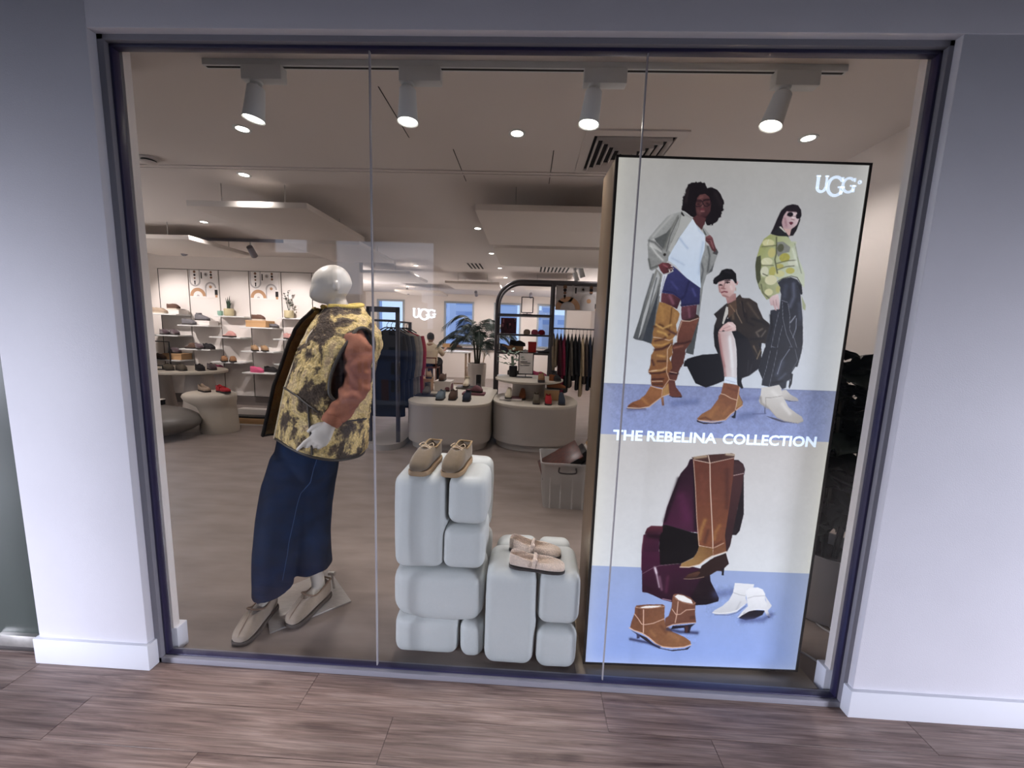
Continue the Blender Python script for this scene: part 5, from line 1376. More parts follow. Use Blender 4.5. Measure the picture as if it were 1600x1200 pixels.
ts(-4.56, 3.66, .552, -28, 'flat', 'beige', 'beige ballet shoe on the cream side table', 'shoes on the cream side table', strap=None); ts(-4.29, 3.64, .552, -22, 'flat', 'red', 'coral red ballet shoe on the cream side table', 'shoes on the cream side table', strap=SH['red'])
t = thing('tray_box', 'kraft box holding a black dish on the floor below the shoe wall', 'box', (-4.12, 4.12, 0))
MB().bx(-.30, .30, -.16, .16, .02, .10).build('drawer', M['kraft'], t, bevel=.004); MB().bx(-.31, .31, -.17, .17, 0, .02).build('base', M['paper'], t); MB().bx(-.30, .30, .02, .16, .10, .20).build('back_board', M['paper'], t)
MB().prism([(x, y) for x, y in ((-.22, -.14), (.25, -.14), (.20, 0), (-.26, 0))], .102, .125).build('dish', M['black'], t, bevel=.004); MB().bx(-.28, .28, -.155, -.15, .045, .085).build('label', M['paper'], t)
t = thing('mannequin', 'part hidden mannequin in a grey green coat beside the pier', 'mannequin', (-6.66, 4.85, 0))
mcoat = mat('grey_green_cloth', '66716a', .9, nscale=9, namt=.25)
MB().loft([[(a*math.cos(2*PI*k/20), b*math.sin(2*PI*k/20), z) for k in range(20)] for z, a, b in ((.55, .27, .2), (.9, .24, .18), (1.2, .2, .14), (1.4, .21, .13), (1.5, .10, .08), (1.53, .05, .05))]).build('coat', mcoat, t)
MB().ell((0, 0, 1.68), (.085, .095, .115), 16, 12).tube([(0, 0, 1.5), (0, 0, 1.6)], .045, 10).build('head', M['skin'], t)
for s in (-1, 1):
    MB().tube(spline([(s*.19, 0, 1.42), (s*.25, -.02, 1.15), (s*.24, -.08, .9)], 4), .055, 10).build('sleeve', mcoat, t); MB().tube([(s*.09, 0, .6), (s*.09, 0, .02)], [.07, .05], 10).build('leg', M['skin'], t)
MB().lathe([(.18, 0), (.18, .012)], 24).build('base', M['steel'], t)

# ================================================================== DISPLAY COUNTERS
def counter(lb, cx, cy, wd, dp, r, h):
    t = thing('display_counter', lb, 'counter', (cx, cy, 0), 0, 'rounded display counters')
    MB().prism(stadium(0, 0, wd-.10, dp-.10, r-.05), 0, .09).build('plinth', M['counter'], t, ang=30)
    MB().prism(stadium(0, 0, wd, dp, r), .09, h-.035).build('body', M['counter'], t, ang=30)
    MB().prism(stadium(0, 0, wd+.01, dp+.01, r+.005), h-.035, h).build('worktop', M['cream'], t, bevel=.006, ang=30); return t
counter('rounded display counter nearest the coat rail, with a cream top full of shoes', -.985, 3.98, 1.08, 1.70, .34, .60)
counter('rounded display counter beside the poster box, under the round tier', .14, 3.83, 1.14, 1.20, .48, .60)
t = thing('tier_table', 'round cream tier raised over the counter beside the poster box', 'table', (.05, 4.02, .601))
MB().lathe([(.44, .225), (.485, .24), (.49, .26), (.48, .262)], 40).build('table_top', M['cream'], t); MB().lathe([(.24, 0), (.24, .225)], 32, (0, .05, 0)).build('column', M['counter'], t)
GC, GD = 'shoes on the counter near the coat rail', 'shoes on the counter by the poster box'
c_ = .601
ts(-1.108, 3.62, c_, -92, 'slipper', 'steel', 'blue grey slipper, first in the front row of the near coat rail counter', GC, H=.10, Wd=.10); ts(-.949, 3.66, c_, -92, 'slipper', 'brown', 'brown slipper, second in the front row of the counter', GC, H=.10, Wd=.10); ts(-.755, 3.60, c_, -92, 'slipper', 'navy', 'dark navy slipper, last in the front row of the counter', GC, H=.10, Wd=.10)
ts(-1.16, 4.40, c_, -92, 'slipper', 'mauve', 'mauve slipper behind the blue grey one', GC, H=.13, Wd=.12)
carton('shoe_box', 'kraft shoe box at the counter end next to the coat rail', (-1.50, 4.12, c_), (.20, .26, .20), M['kraft'])
ts(-1.47, 4.24, .803, -75, 'slipper', 'tan', 'tan slipper on the kraft box next to the coat rail', GC)
carton('shoe_box', 'white shoe box in the middle of the counter', (-1.24, 4.28, c_), (.24, .26, .15), M['paper'])
ts(-1.26, 4.40, .753, -90, 'clog', 'brown', 'brown clog on the white box', GC)
t = thing('flat_box', 'dark flat box lying at the counter edge', 'box', (-1.36, 3.72, c_)); MB().bx(-.15, .15, -.09, .09, 0, .018).build('base', M['dark'], t); MB().bx(-.13, .13, -.08, .08, .018, .022).build('insert', M['black'], t)
ts(-1.375, 3.88, .625, -88, 'foot', 'olive', 'brown leather boot standing behind the flat box', GC, shaft=.08)
t = thing('slab', 'grey stone slab under the cream bootee', 'slab', (-.92, 4.55, c_)); MB().bx(-.17, .17, -.12, .12, 0, .03).build('plate', M['greystone'], t, bevel=.004); MB().bx(-.10, .10, -.08, .08, .03, .034).build('pad', M['dark'], t)
ts(-.93, 4.66, .637, -92, 'foot', 'cream', 'cream fluffy bootee on the grey slab', GC, shaft=.07, H=.1)
ts(-.74, 4.45, c_, -80, 'foot', 'black', 'black tall boot at the counter corner', GC, shaft=.16, H=.1)
t = thing('slab', 'mauve slab under the brown mule', 'slab', (-.74, 3.98, c_)); MB().bx(-.16, .16, -.10, .10, 0, .03).build('plate', SH['mauve'], t, bevel=.004); MB().bx(-.10, .10, -.07, .07, .03, .034).build('pad', SH['brown'], t)
ts(-.86, 4.02, .637, -15, 'mule', 'mauve', 'brown mule lying on the mauve slab', GC)
ts(-.216, 3.78, .632, -92, 'foot', 'cream', 'cream pump at the counter edge on a small plate', GD, H=.10); t = thing('plate', 'white plate under the cream pump', 'plate', (-.19, 3.68, c_)); MB().bx(-.15, .15, -.12, .12, 0, .028).build('slab', M['paper'], t, bevel=.004); MB().bx(.0, .14, -.11, .11, .028, .031).build('pad', SH['mauve'], t)
ts(-.03, 3.92, c_, -92, 'foot', 'orange', 'tan brown shoe between the cream pump and the olive one', GD, H=.11); ts(.155, 3.62, c_, -92, 'slipper', 'olive', 'olive brown slipper, first of the three front shoes beside the poster box', GD, H=.11); ts(.31, 3.60, c_, -92, 'slipper', 'red', 'bright red slipper, middle of the three front shoes beside the poster box', GD, H=.10); ts(.485, 3.63, c_, -92, 'foot', 'navy', 'navy shoe, last of the three front shoes beside the poster box', GD, H=.11)
t = thing('display_riser', 'kraft riser block under the brown boot', 'riser', (.37, 3.83, c_)); MB().bx(-.10, .10, -.09, .09, 0, .14).build('block', M['kraft'], t, bevel=.003); MB().bx(-.10, .10, -.09, .09, .14, .146).build('top', M['cream'], t)
ts(.30, 3.84, .749, -5, 'foot', 'orange', 'brown suede tall boot on the kraft riser', GD, shaft=.13, L=.26)
ts(.208, 3.78, .866, -90, 'slipper', 'chest', 'chestnut shoe with dark sole on the round tier', GD, zs=.035); ts(.37, 3.98, .866, -70, 'foot', 'black', 'black boot at the rim of the round tier', GD, shaft=.06)
# sign in a black frame, planter
t = thing('table_sign', 'black framed white sign card standing on the round tier', 'sign', (-.005, 4.12, .864))
MB().bx(-.105, .105, -.008, .008, .05, .36).build('card', M['paper'], t)
for a in ((-.112, -.1, .045, .365), (.1, .112, .045, .365), (-.112, .112, .355, .367), (-.112, .112, .043, .055)): MB().bx(a[0], a[1], -.011, .011, a[2], a[3]).build('frame', M['black'], t)
MB().bx(-.14, .10, -.05, .05, 0, .008).build('foot', M['black'], t); MB().bx(-.005, .005, -.004, .004, .005, .05).build('post', M['black'], t)
for k, (z, x1, h) in enumerate(((.225, .02, .009), (.205, .065, .009), (.178, .055, .004), (.168, .05, .004))): MB().bx(-.085, x1, -.0095, -.008, z, z+h).build('print_line', M['black'] if k < 2 else M['dark'], t)
t = thing('succulent_planter', 'grey green succulent in a dark pot on the round tier', 'plant', (-.19, 4.15, .864))
MB().lathe([(.05, 0), (.065, .03), (.06, .16), (.05, .16)], 16).build('pot', M['black'], t)
rn = random.Random(5); gl = mat('sage_leaf', '7d8f7e', .6)
for k in range(40):
    a = rn.uniform(0, 6.28); rr = rn.uniform(.05, .19); z = .18+rn.uniform(0, .22); c = Vector((rr*math.cos(a)-.03, rr*math.sin(a)*.8, z)); d = Vector((math.cos(a), math.sin(a), rn.uniform(-.2, .7)))*.06; s_ = Vector((-math.sin(a), math.cos(a), 0))*.026
    MB().add([c-d*.3, c+d*.4+s_, c+d, c+d*.4-s_, c+d*.4+Vector((0, 0, .012))], [(0, 1, 4), (1, 2, 4), (2, 3, 4), (3, 0, 4)]).build('leaf', gl, t)
MB().tube([(0, 0, .1), (-.02, 0, .3)], .02, 6).build('stem', gl, t)
# ================================================================== CLOTHES RAILS
def garment(lb, loc, rz, m, wd, ln, th, group, seed=0, name='garment', cat='jacket', sleeves=True, sides=False):
    t = thing(name, lb, cat, loc, rz, group); rn = random.Random(seed); ph = rn.uniform(0, 6)
    prof = [(0, .12, .5), (-.02, .3, .7), (-.06, .75, .9), (-.11, 1.0, 1.0), (-.25, .98, 1.05), (-ln*.5, .98, 1.1), (-ln*.8, 1.02, 1.15), (-ln, 1.04, 1.2)]
    rings = []
    for z, a, b in prof:
        ring = []
        for k in range(28):
            q = 2*PI*k/28; f = 1+.16*math.sin(5*q+ph)*min(1, -z/.3); ring.append((wd/2*a*math.copysign(abs(math.cos(q))**.7, math.cos(q)), th/2*b*f*math.copysign(abs(math.sin(q))**.8, math.sin(q)), z))
        rings.append(ring)
    MB().loft(rings).build('body', m, t, ang=70)
    if sleeves:
        for s in (-1, 1):
            MB().tube(spline([(s*wd*.42, 0, -.08), (s*wd*.50, -.02, -.25), (s*wd*.50, -.03, -.45), (s*wd*.48, -.04, -min(ln*.85, .62))], 4), [th*.42]*6+[th*.4]*4+[th*.34]*3, 10).build('sleeve', m, t)
    MB().tube(spline([(-wd*.3, 0, -.03), (0, 0, .035), (wd*.3, 0, -.03)], 5), .008, 6).tube(spline([(0, 0, .03), (0, 0, .07), (.018, 0, .095), (0, 0, .115), (-.016, 0, .10)], 4), .003, 5).build('hanger', M['black'], t)
    return t
fab = lambda n, c: mat('cloth_'+n, c, .9, nscale=16, namt=.25, bump=.1, bscale=300)
def rack_base(t, w_, d_, z=.03): MB().prism(stadium(0, 0, w_, d_, d_/2-.01 if d_ < w_ else w_/2-.01), 0, z).build('base', M['dark'], t, ang=30)
t = thing('clothes_rail', 'dark metal clothes rail with a rounded base beside the counter, hung with coats', 'clothes rail', (-1.765, 3.72, 0))
MB().prism(stadium(0, 0, .44, 1.35, .21), 0, .075).build('base', mat('base_stone', '8d8781', .6), t, ang=30)
for x in (-.185, .175): MB().bx(x-.022, x+.022, -.54, -.50, .075, 1.76).build('post', M['dark'], t, bevel=.003)
MB().bx(-.207, .197, -.54, -.50, 1.70, 1.765).build('top_bar', M['dark'], t, bevel=.003); MB().bx(-.02, .02, .53, .57, .075, 1.61).build('post', M['dark'], t)
MB().tube([(-.005, -.55, 1.60), (-.005, .58, 1.60)], .013, 8).build('rail', M['dark'], t)
for y in (-.52,): MB().bx(-.185, .175, y-.012, y+.012, 1.585, 1.612).build('cross_bar', M['dark'], t)
GR = 'coats on the rail beside the counter'
for k, (n, c, lb, ln, wd) in enumerate((('black', '15161a', 'black padded coat hanging foremost on the rail beside the counter', 1.1, .44), ('charcoal', '20222a', 'charcoal coat second on the rail beside the counter', 1.0, .46), ('ink', '1b202c', 'ink blue jacket third on the rail beside the counter', .9, .46), ('taupe', '7d746a', 'taupe coat between the ink jacket and the grey coat', 1.05, .46), ('stone', '8f8a82', 'stone grey coat next to the red coat', 1.0, .47), ('crimson', '9c1f32', 'crimson red coat last on the rail beside the counter', 1.0, .48))):
    garment(lb, (-1.77+.012*k, 3.33+.12*k, 1.485), 0, fab(n, c), wd, ln, .12, GR, k)
t = thing('arched_shelving', 'dark grey arched metal shelving frame with a clothes rail bay', 'shelving', (.3, 4.6, 0))
arc_pts = [(-.79, 0, 0), (-.79, 0, 1.0), (-.79, 0, 1.93)]+[(-.79+.37*(1-math.cos(R(a))), 0, 1.93+.37*math.sin(R(a))) for a in range(10, 91, 10)]+[(.1, 0, 2.30), (.84, 0, 2.30)]
for y in (0, .36): MB().tube([(x, y, z) for x, _, z in arc_pts], .028, 8).build('arch', M['dark'], t, ang=60)
for y in (0, .36): MB().bx(.055, .105, y-.025, y+.025, 0, 2.28).build('post', M['dark'], t); MB().bx(.80, .85, y-.025, y+.025, 0, 2.28).build('post', M['dark'], t)
for z in (1.80, 1.49, 1.20, .80, .42): MB().bx(-.775, .06, -.02, .38, z-.03, z).build('shelf', M['dark'] if z > 1.0 else M['white'], t)
MB().tube([(.08, .18, 1.60), (.83, .18, 1.60)], .012, 8).build('rail', M['dark'], t)
GS = 'goods on the arched shelving'
t = thing('artwork', 'square burgundy picture leaning on the arched shelving', 'picture', (-.31, 4.78, 1.492)); mbg = mat('burgundy_print', '5d2030', .7, nscale=9, col2='1f1016')
MB().bx(-.125, .125, -.01, .01, 0, .25).build('panel', mbg, t)
rn = random.Random(2)
for k in range(8): x, z = rn.uniform(-.10, .10), rn.uniform(.03, .2); MB().bx(x-.012, x+.012, -.012, -.0095, z, z+rn.uniform(.03, .07)).build('printed_figure', mat('burgundy_light', '9a5a62', .7) if k % 2 else mat('burgundy_dark', '1a0c12', .7), t)
for x, c, n in ((-.01, '9c8a7a', 'beige'), (.115, 'b05064', 'dusty red'), (.225, '8f2030', 'dark red')):
    b = thing('beanie', n+' knitted beanie on the arched shelving', 'hat', (x, 4.72, 1.492), 0, GS); mm = mat('knit_'+n.replace(' ', '_'), c, .95, nscale=90, namt=.2)
    MB().ell((0, 0, .035), (.055, .055, .045), 14, 8).build('crown', mm, b); MB().lathe([(.054, 0), (.056, .03), (.05, .03)], 16).build('cuff', mm, b)
t = thing('display_stand', 'empty black frame standing on top of the arched shelving', 'frame', (-.02, 4.72, 1.802))
for a, b in (((-.09, .03), (-.09, .27)), ((.09, .03), (.09, .27)), ((-.09, .27), (.09, .27)), ((-.09, .03), (.09, .03))): MB().tube([(a[0], 0, a[1]), (b[0], 0, b[1])], .008, 6).build('bar', M['black'], t)
MB().bx(-.07, .07, -.03, .03, 0, .01).build('foot', M['black'], t); MB().bx(-.006, .006, -.004, .004, .008, .03).build('post', M['black'], t)
ts(-.40, 4.72, 1.202, -10, 'slipper', 'chest', 'fluffy chestnut slipper on the arched shelving under the burgundy picture', GS, H=.1); ts(-.42, 4.82, 1.202, -70, 'foot', 'navy', 'dark bootee behind the fluffy chestnut slipper', GS, shaft=.05)
carton('shoe_box', 'kraft shoe box under a black shoe on the arched shelving', (-.16, 4.82, 1.202), (.20, .20, .09), M['kraft'], group=GS); ts(-.28, 4.80, 1.294, -8, 'slipper', 'black', 'black slipper on the kraft box in the arch', GS)
carton('gift_box', 'upright bright red box on the arched shelving', (.085, 4.78, 1.202), (.13, .10, .17), mat('red_card', 'b02418', .6), group=GS)
ts(.18, 4.74, 1.202, -8, 'mule', 'grey', 'grey mule beside the red box', GS, H=.05)
for k, (x, c, n) in enumerate(((-.05, 'mag', 'magenta'), (.14, 'pinkk', 'pink'), (-.25, 'black', 'black'))): ts(x-.05, 4.78, .802, -12, 'slipper', c, n+' slipper on the lower board of the arched shelving', GS)
art_b = thing('art_board', 'printed board of arches and dots hanging under the arch bar beside the poster box', 'picture', (.76, 4.66, 0)); art(art_b, .42, 1.885, .70, .375, 4.68, (.76, 4.66, 0), mat('print_greyish', 'b9b4b2', .7))
GG = 'garments on the rail beside the poster box'
gl_ = (('fawn', '8b7c68', 'fawn top', .62), ('sand', '9a8b74', 'sand skirt', .48), ('wine', '4a1a26', 'wine dress', .95), ('cerise', '8c2446', 'cerise dress', .95), ('bottle', '1f2a2c', 'bottle green trousers', .9), ('spotted', '5c564e', 'spotted grey dress', .82), ('jet', '121214', 'jet black jacket', .7), ('coal', '17181d', 'coal black coat', .85), ('ivory', 'b7a383', 'ivory long dress', .95), ('umber', '463a34', 'umber coat', .75), ('midnight', '1a2232', 'midnight blue dress', .85), ('ebony', '16140f', 'ebony coat', .8))
for k, (n, c, lb, ln) in enumerate(gl_):
    garment(lb+', number %s along the rail beside the poster box' % ('one two three four five six seven eight nine ten eleven twelve'.split()[k]), (.425+.059*k, 4.78, 1.483), R(80), fab(n, c), .40, ln, .050, GG, 20+k, sleeves=k not in (1, 4))
# ================================================================== PALM
t = thing('palm_planter', 'tall feathery palm in a pale round pot behind the counter', 'plant', (-.90, 5.5, 0))
MB().lathe([(.13, 0), (.14, .03), (.17, .93), (.155, .935), (.15, .88)], 28).build('pot', M['pot'], t); MB().lathe([(.15, .90), (.001, .91)], 20).build('soil', mat('soil', '2e241c', .95), t)
pl_ = mat('palm_leaf', '22352c', .5, nscale=8, namt=.3)
rn = random.Random(11)
for k in range(4): a = k*1.6; MB().tube(spline([(.03*math.cos(a), .03*math.sin(a), .9), (.05*math.cos(a), .05*math.sin(a), 1.15), (.07*math.cos(a), .07*math.sin(a), 1.35)], 4), .018, 7).build('trunk', mat('palm_stem', '3a3a2c', .8), t)
for k in range(22):
    a = k*2.399+.3; el = rn.uniform(.15, 1.25); ln = rn.uniform(.5, .78)
    d = Vector((math.cos(a), math.sin(a)*.8, 0)); base = Vector((d.x*.06, d.y*.06, rn.uniform(1.15, 1.4)))
    pts = spline([base, base+d*ln*.35*math.cos(el)+UP*ln*.5*math.sin(el), base+d*ln*.75*math.cos(el*.8)+UP*(ln*.62*math.sin(el)-.02), base+d*ln*(1.05 if el < .9 else .8)+UP*(ln*.55*math.sin(el)-.20)], 6)
    mb = MB().tube(pts, .005, 5)
    for i in range(4, len(pts)-1):
        tg = (pts[i+1]-pts[i-1]).normalized(); sd = tg.cross(UP).normalized(); u_ = i/len(pts); l2 = .19*math.sin(PI*(.2+.75*u_))+.03
        for s in (-1, 1):
            for h_ in (0, .5):
                p0 = pts[i]+(pts[i+1]-pts[i])*h_; dr = (sd*s*.85+tg*.75-UP*(.25+.2*rn.random())).normalized(); w_ = tg*.0075
                mb.add([p0-w_, p0+w_, p0+dr*l2*.6+w_*.9-UP*.01, p0+dr*l2-UP*.05, p0+dr*l2*.6-w_*.9-UP*.01], [(0, 1, 2, 3, 4)])
    mb.build('frond', pl_, t, smooth=False)
# ================================================================== SEATED PERSON, stool, high table
PO = Vector((-2.17, 7.1, 0))
pr = thing('person', 'person with short dark hair in a cream shirt seated at the high table, back turned', 'person', PO)
skn = mat('person_skin', '8a6450', .6)
b = MB(); hd = PO+Vector((0, .03, 1.33)); b.ell(hd, (.072, .09, .11), 16, 12); b.tube([PO+Vector((0, 0, 1.15)), PO+Vector((0, .015, 1.26))], .048, 10)
b.ell(hd+Vector((.072, .0, -.01)), (.012, .02, .03), 8, 6); b.ell(hd+Vector((-.072, .0, -.01)), (.012, .02, .03), 8, 6); b.ell(hd+Vector((0, .09, -.015)), (.014, .022, .022), 8, 6)
b.tube([PO+Vector((0, 0, 1.2)), PO+Vector((0, -.02, .8))], .09, 12)
for s in (-1, 1):
    el_ = PO+Vector((s*.25, .12, .98)); w2 = PO+Vector((s*.16+.10, .36, 1.075))
    b.tube(spline([PO+Vector((s*.17, 0, 1.13)), el_, w2], 5), [.04]*6+[.03]*5, 10); hd_ = (w2-el_).normalized()
    b.tube([w2, w2+hd_*.04, w2+hd_*.09], [.026, .035, .03], 10, flat=.6)
    for q in range(4): p0 = w2+hd_*.08+Vector(((q-1.5)*.016, 0, 0)); b.tube([p0-hd_*.02, p0+hd_*.03, p0+hd_*.055-UP*.012], [.009, .008, .007], 6)
    b.tube([w2+hd_*.03, w2+hd_*.06+Vector((-s*.035, 0, 0)), w2+hd_*.085+Vector((-s*.04, 0, -.005))], [.011, .010, .008], 6)
    b.tube(spline([PO+Vector((s*.09, .02, .78)), PO+Vector((s*.11, .38, .76)), PO+Vector((s*.11, .40, .30)), PO+Vector((s*.11, .44, .28))], 5), [.07]*6+[.055]*5+[.04]*5, 10)
def remesh_at(mb, name, m, vox, parent, org, sm=4, disp=None):
    global MO
    keep = MO; MO = Vector(org); o = evaluated_remesh(mb, name, m, vox, sm, parent, disp); MO = keep; return o
remesh_at(b, 'body', skn, .010, pr, PO)
s_ = MB(); s_.loft([[PO+Vector((a*math.cos(2*PI*k/20), bb*math.sin(2*PI*k/20)+dy, z)) for k in range(20)] for z, a, bb, dy in ((.76, .175, .125, 0), (.9, .165, .12, -.01), (1.05, .19, .125, -.01), (1.15, .18, .10, 0), (1.20, .10, .07, .005), (1.235, .06, .06, .01))])
for s in (-1, 1): s_.tube(spline([PO+Vector((s*.16, 0, 1.135)), PO+Vector((s*.235, .05, 1.02)), PO+Vector((s*.25, .13, .97))], 5), [.062]*6+[.06]*5, 12)
remesh_at(s_, 'shirt', mat('cream_shirt', 'c2b49c', .9), .010, pr, PO, 4, lambda p: noise.noise(p*16)*.006)
h_ = MB().ell(hd+Vector((0, -.014, .028)), (.084, .092, .098), 16, 12); remesh_at(h_, 'hair', mat('dark_hair', '16120f', .7), .008, pr, PO, 2, lambda p: noise.noise(p*45)*.005)
tq = MB()
for s in (-1, 1): tq.tube(spline([PO+Vector((s*.09, -.02, .78)), PO+Vector((s*.115, .38, .765)), PO+Vector((s*.115, .41, .36))], 5), [.095]*6+[.075]*5, 12)
remesh_at(tq, 'trousers', mat('dark_trousers', '22242b', .9), .011, pr, PO)
t = thing('bar_stool', 'copper framed bar stool under the seated person', 'stool', (-2.17, 7.08, 0)); cop = mat('copper_tube', '6b3d2e', .4, .6)
MB().bx(-.19, .19, -.18, .18, .665, .69).build('seat', cop, t, bevel=.006)
for sx in (-1, 1):
    MB().tube([(sx*.17, -.17, .665), (sx*.20, -.21, 0)], .012, 7).build('leg', cop, t); MB().tube([(sx*.17, .17, .665), (sx*.20, .21, 0)], .012, 7).build('leg', cop, t); MB().tube([(sx*.18, -.175, .69), (sx*.185, -.22, .90)], .011, 7).build('back_post', cop, t)
MB().tube([(-.20, -.22, .90), (.20, -.22, .90)], .013, 7).build('back_rail', cop, t); MB().tube([(-.19, -.195, .25), (.19, -.195, .25)], .010, 7).build('foot_rail', cop, t)
t = thing('high_table', 'pale high table beside the seated person', 'table', (-1.75, 7.55, 0)); tw = mat('pale_wood', '9c8672', .6)
MB().bx(-.62, .42, -.32, .32, 1.005, 1.035).build('table_top', M['white'], t, bevel=.004)
for x in (-.55, .36):
    for y in (-.27, .27): MB().bx(x-.022, x+.022, y-.022, y+.022, 0, 1.005).build('leg', tw, t)
MB().bx(-.53, .34, -.03, .03, .25, .28).build('stretcher', tw, t)
t = thing('counter_chair', 'slim wooden high chair at the end of the high table beside the palm', 'chair', (-1.18, 7.3, 0), R(95))
MB().bx(-.18, .18, -.18, .18, .68, .70).build('seat', tw, t)
for sx in (-1, 1):
    for sy in (-1, 1): MB().tube([(sx*.15, sy*.15, .68), (sx*.19, sy*.2, 0)], .014, 7).build('leg', tw, t)
    MB().tube([(sx*.15, -.17, .69), (sx*.16, -.22, 1.02)], .012, 7).build('back_post', tw, t)
MB().bx(-.17, .17, -.225, -.20, .96, 1.03).build('backrest', tw, t)
# ledge under the back windows
t = thing('window_ledge', 'dark topped display ledge under the back windows', 'ledge', (-.6, 11.05, 0))
MB().bx(-2.4, 2.2, -.2, .2, .93, .97).build('top', M['dark'], t); MB().bx(-2.4, 2.2, -.12, .2, 0, .93).build('front_panel', mp, t)
for k, (x, c, lb) in enumerate(((-2.35, 'brown', 'brown boot on the back window ledge beside the high table'), (-1.35, 'black', 'black shoe pair half hidden by the palm on the back ledge'), (-.55, 'black', 'black boot on the back ledge seen through the arch'))): ts(x, 11.0, .972, -30, 'foot', c, lb, 'shoes on the back ledge', shaft=.08, L=.3)
carton('shoe_box', 'kraft shoe box on the back ledge beside the palm', (-2.55, 11.0, .972), (.36, .24, .12), M['kraft'])
# glowing wall sign
t = thing('wall_sign', 'white glowing logo sign on the back wall', 'sign', (-3.41, 11.28, 1.825))
emblem(MB(), .81, -.02, .0, (-.405, 0)).build('lit_letters', mat('sign_glow', 'f2f6ff', .4, emit=1.6), t, smooth=False); emblem(MB(), .81, .0, .019, (-.405, 0)).build('letter_returns', M['lampwhite'], t, smooth=False)
# ================================================================== CRATE, PLANT, CABLE
t = thing('storage_crate', 'translucent plastic storage crate with display boards inside, on the shop floor', 'crate', (.385, 1.86, 0))
cp = bpy.data.materials.new('cloudy_plastic'); cp.use_nodes = True; q = cp.node_tree; q.nodes.clear(); o_ = q.nodes.new('ShaderNodeOutputMaterial'); m_ = q.nodes.new('ShaderNodeMixShader'); a_ = q.nodes.new('ShaderNodeBsdfTransparent'); b_ = q.nodes.new('ShaderNodeBsdfPrincipled')
b_.inputs['Base Color'].default_value = (*lin('d0cecc'), 1); b_.inputs['Roughness'].default_value = .3; m_.inputs[0].default_value = .5; q.links.new(a_.outputs[0], m_.inputs[1]); q.links.new(b_.outputs[0], m_.inputs[2]); q.links.new(m_.outputs[0], o_.inputs[0])
def tub(x, y, z, k): return [(x*k, -y*k, z), (x*k, y*k, z), (-x*k, y*k, z), (-x*k, -y*k, z)]
def ringr(w_, d_, z, r=.03): return [(x, y, z) for x, y in stadium(0, 0, w_, d_, r, 4)]
MB().loft([ringr(.38, .34, .005), ringr(.38, .34, .0), ringr(.40, .36, .06), ringr(.44, .40, .40), ringr(.46, .42, .405), ringr(.46, .42, .42), ringr(.435, .395, .42), ringr(.43, .39, .40), ringr(.385, .345, .03), ringr(.37, .33, .02)], caps=True).build('tub', cp, t, ang=50)
for x in (-.14, -.05, .05, .14): MB().box((x, -.193-.0, .2), (.012, .012, .36), Matrix.Rotation(R(-3.4), 3, 'X')).build('rib', cp, t)
MB().tube(spline([(-.07, -.215, .39), (-.065, -.225, .345), (.065, -.225, .345), (.07, -.215, .39)], 4), .007, 6).build('handle', M['dark'], t)
t2 = thing('display_board', 'burgundy tortoiseshell board sticking out of the crate', 'board', (.33, 1.83, .30)); MB().box((0, 0, .10), (.40, .30, .012), Matrix.Rotation(R(-33), 3, 'Y') @ Matrix.Rotation(R(14), 3, 'X')).build('panel', mat('tortoiseshell', '5f2a20', .3, nscale=45, col2='2a120e'), t2, bevel=.002); MB().box((.0, -.148, .06), (.36, .006, .014), Matrix.Rotation(R(-33), 3, 'Y')).build('edge_strip', M['black'], t2)
t2 = thing('black_box', 'black box leaning in the crate', 'box', (.46, 1.86, .28)); MB().box((0, 0, .12), (.28, .24, .07), Matrix.Rotation(R(-40), 3, 'Y')).build('carton', M['black'], t2, bevel=.004); MB().box((.06, -.02, .10), (.22, .2, .02), Matrix.Rotation(R(-40), 3, 'Y')).build('lid', M['dark'], t2)
t2 = thing('papers', 'bundle of brown papers in the crate corner nearest the poster box', 'papers', (.545, 1.9, .3))
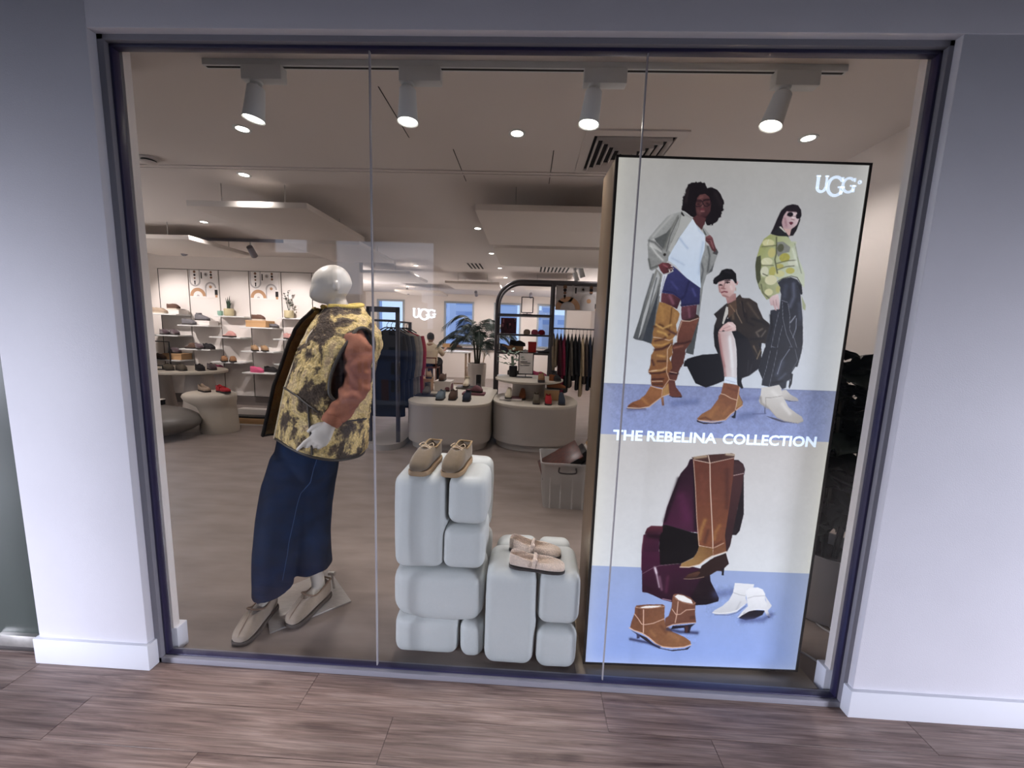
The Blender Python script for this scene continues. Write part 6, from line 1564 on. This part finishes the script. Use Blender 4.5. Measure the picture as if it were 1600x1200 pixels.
for k in range(5): MB().box((.01*k, .01*k, .14+.014*k), (.10, .2, .006), Matrix.Rotation(R(-52-4*k), 3, 'Y')).build('sheet', (M['kraft'], M['dark'], M['paper'])[k % 3], t2)
t = thing('potted_plant', 'dark broad leaved plant in a big white pot, dim corner behind the poster box', 'plant', (1.70, .56, 0))
MB().lathe([(.12, 0), (.14, .02), (.19, .36), (.195, .40), (.18, .40), (.175, .34)], 28).build('pot', mat('white_pot', 'bdbdc0', .5), t); MB().lathe([(.175, .34), (.001, .35)], 20).build('soil', mat('soil', '2e241c', .95), t)
rn = random.Random(21)
for k in range(5): a = k*1.26; MB().tube(spline([(.04*math.cos(a), .04*math.sin(a), .34), (.09*math.cos(a), .09*math.sin(a), .9), (.13*math.cos(a), .12*math.sin(a), 1.4)], 5), .012, 6).build('stem', M['darkleaf'], t)
lf = MB(); N_ = 7
for i in range(N_+1):
    u = i/N_; w_ = .5*math.sin(PI*min(1, u*.93+.05))**.8
    for s in (-1, -.5, 0, .5, 1): lf.v.append(Vector((u, s*w_*.62, .10*abs(s)-.35*u*u)))
for i in range(N_):
    for j in range(4): lf.f.append((i*5+j, i*5+j+1, i*5+j+6, i*5+j+5))
lme = lf.mesh('leaf', M['darkleaf'])
for k in range(270):
    a = rn.uniform(0, 6.28); rr = rn.uniform(.0, .13); z = .42+1.02*rn.random()**.8
    o = bpy.data.objects.new('leaf', lme); C.objects.link(o); o.parent = t; sc_ = rn.uniform(.14, .21)
    o.location = (rr*math.cos(a), rr*math.sin(a), z); o.rotation_euler = (rn.uniform(-.4, .4), rn.uniform(-.9, .3), a+rn.uniform(-.6, .6)); o.scale = (sc_, sc_, sc_)
t = thing('power_cable', 'white power cable lying on the floor beside the poster box', 'cable', (1.4, .2, 0)); mc = mat('cable_white', 'c9c9cc', .5)
MB().tube(spline([(-.10, .12, .006), (.0, .05, .006), (.06, -.03, .006), (.14, .0, .006), (.23, .12, .006), (.27, .22, .006), (.24, .30, .03), (.22, .25, .006), (.26, .17, .006), (.32, .14, .006)], 6), .005, 7).build('cord', mc, t)
MB().bx(.30, .36, .12, .16, 0, .035).build('plug', mc, t, bevel=.004)
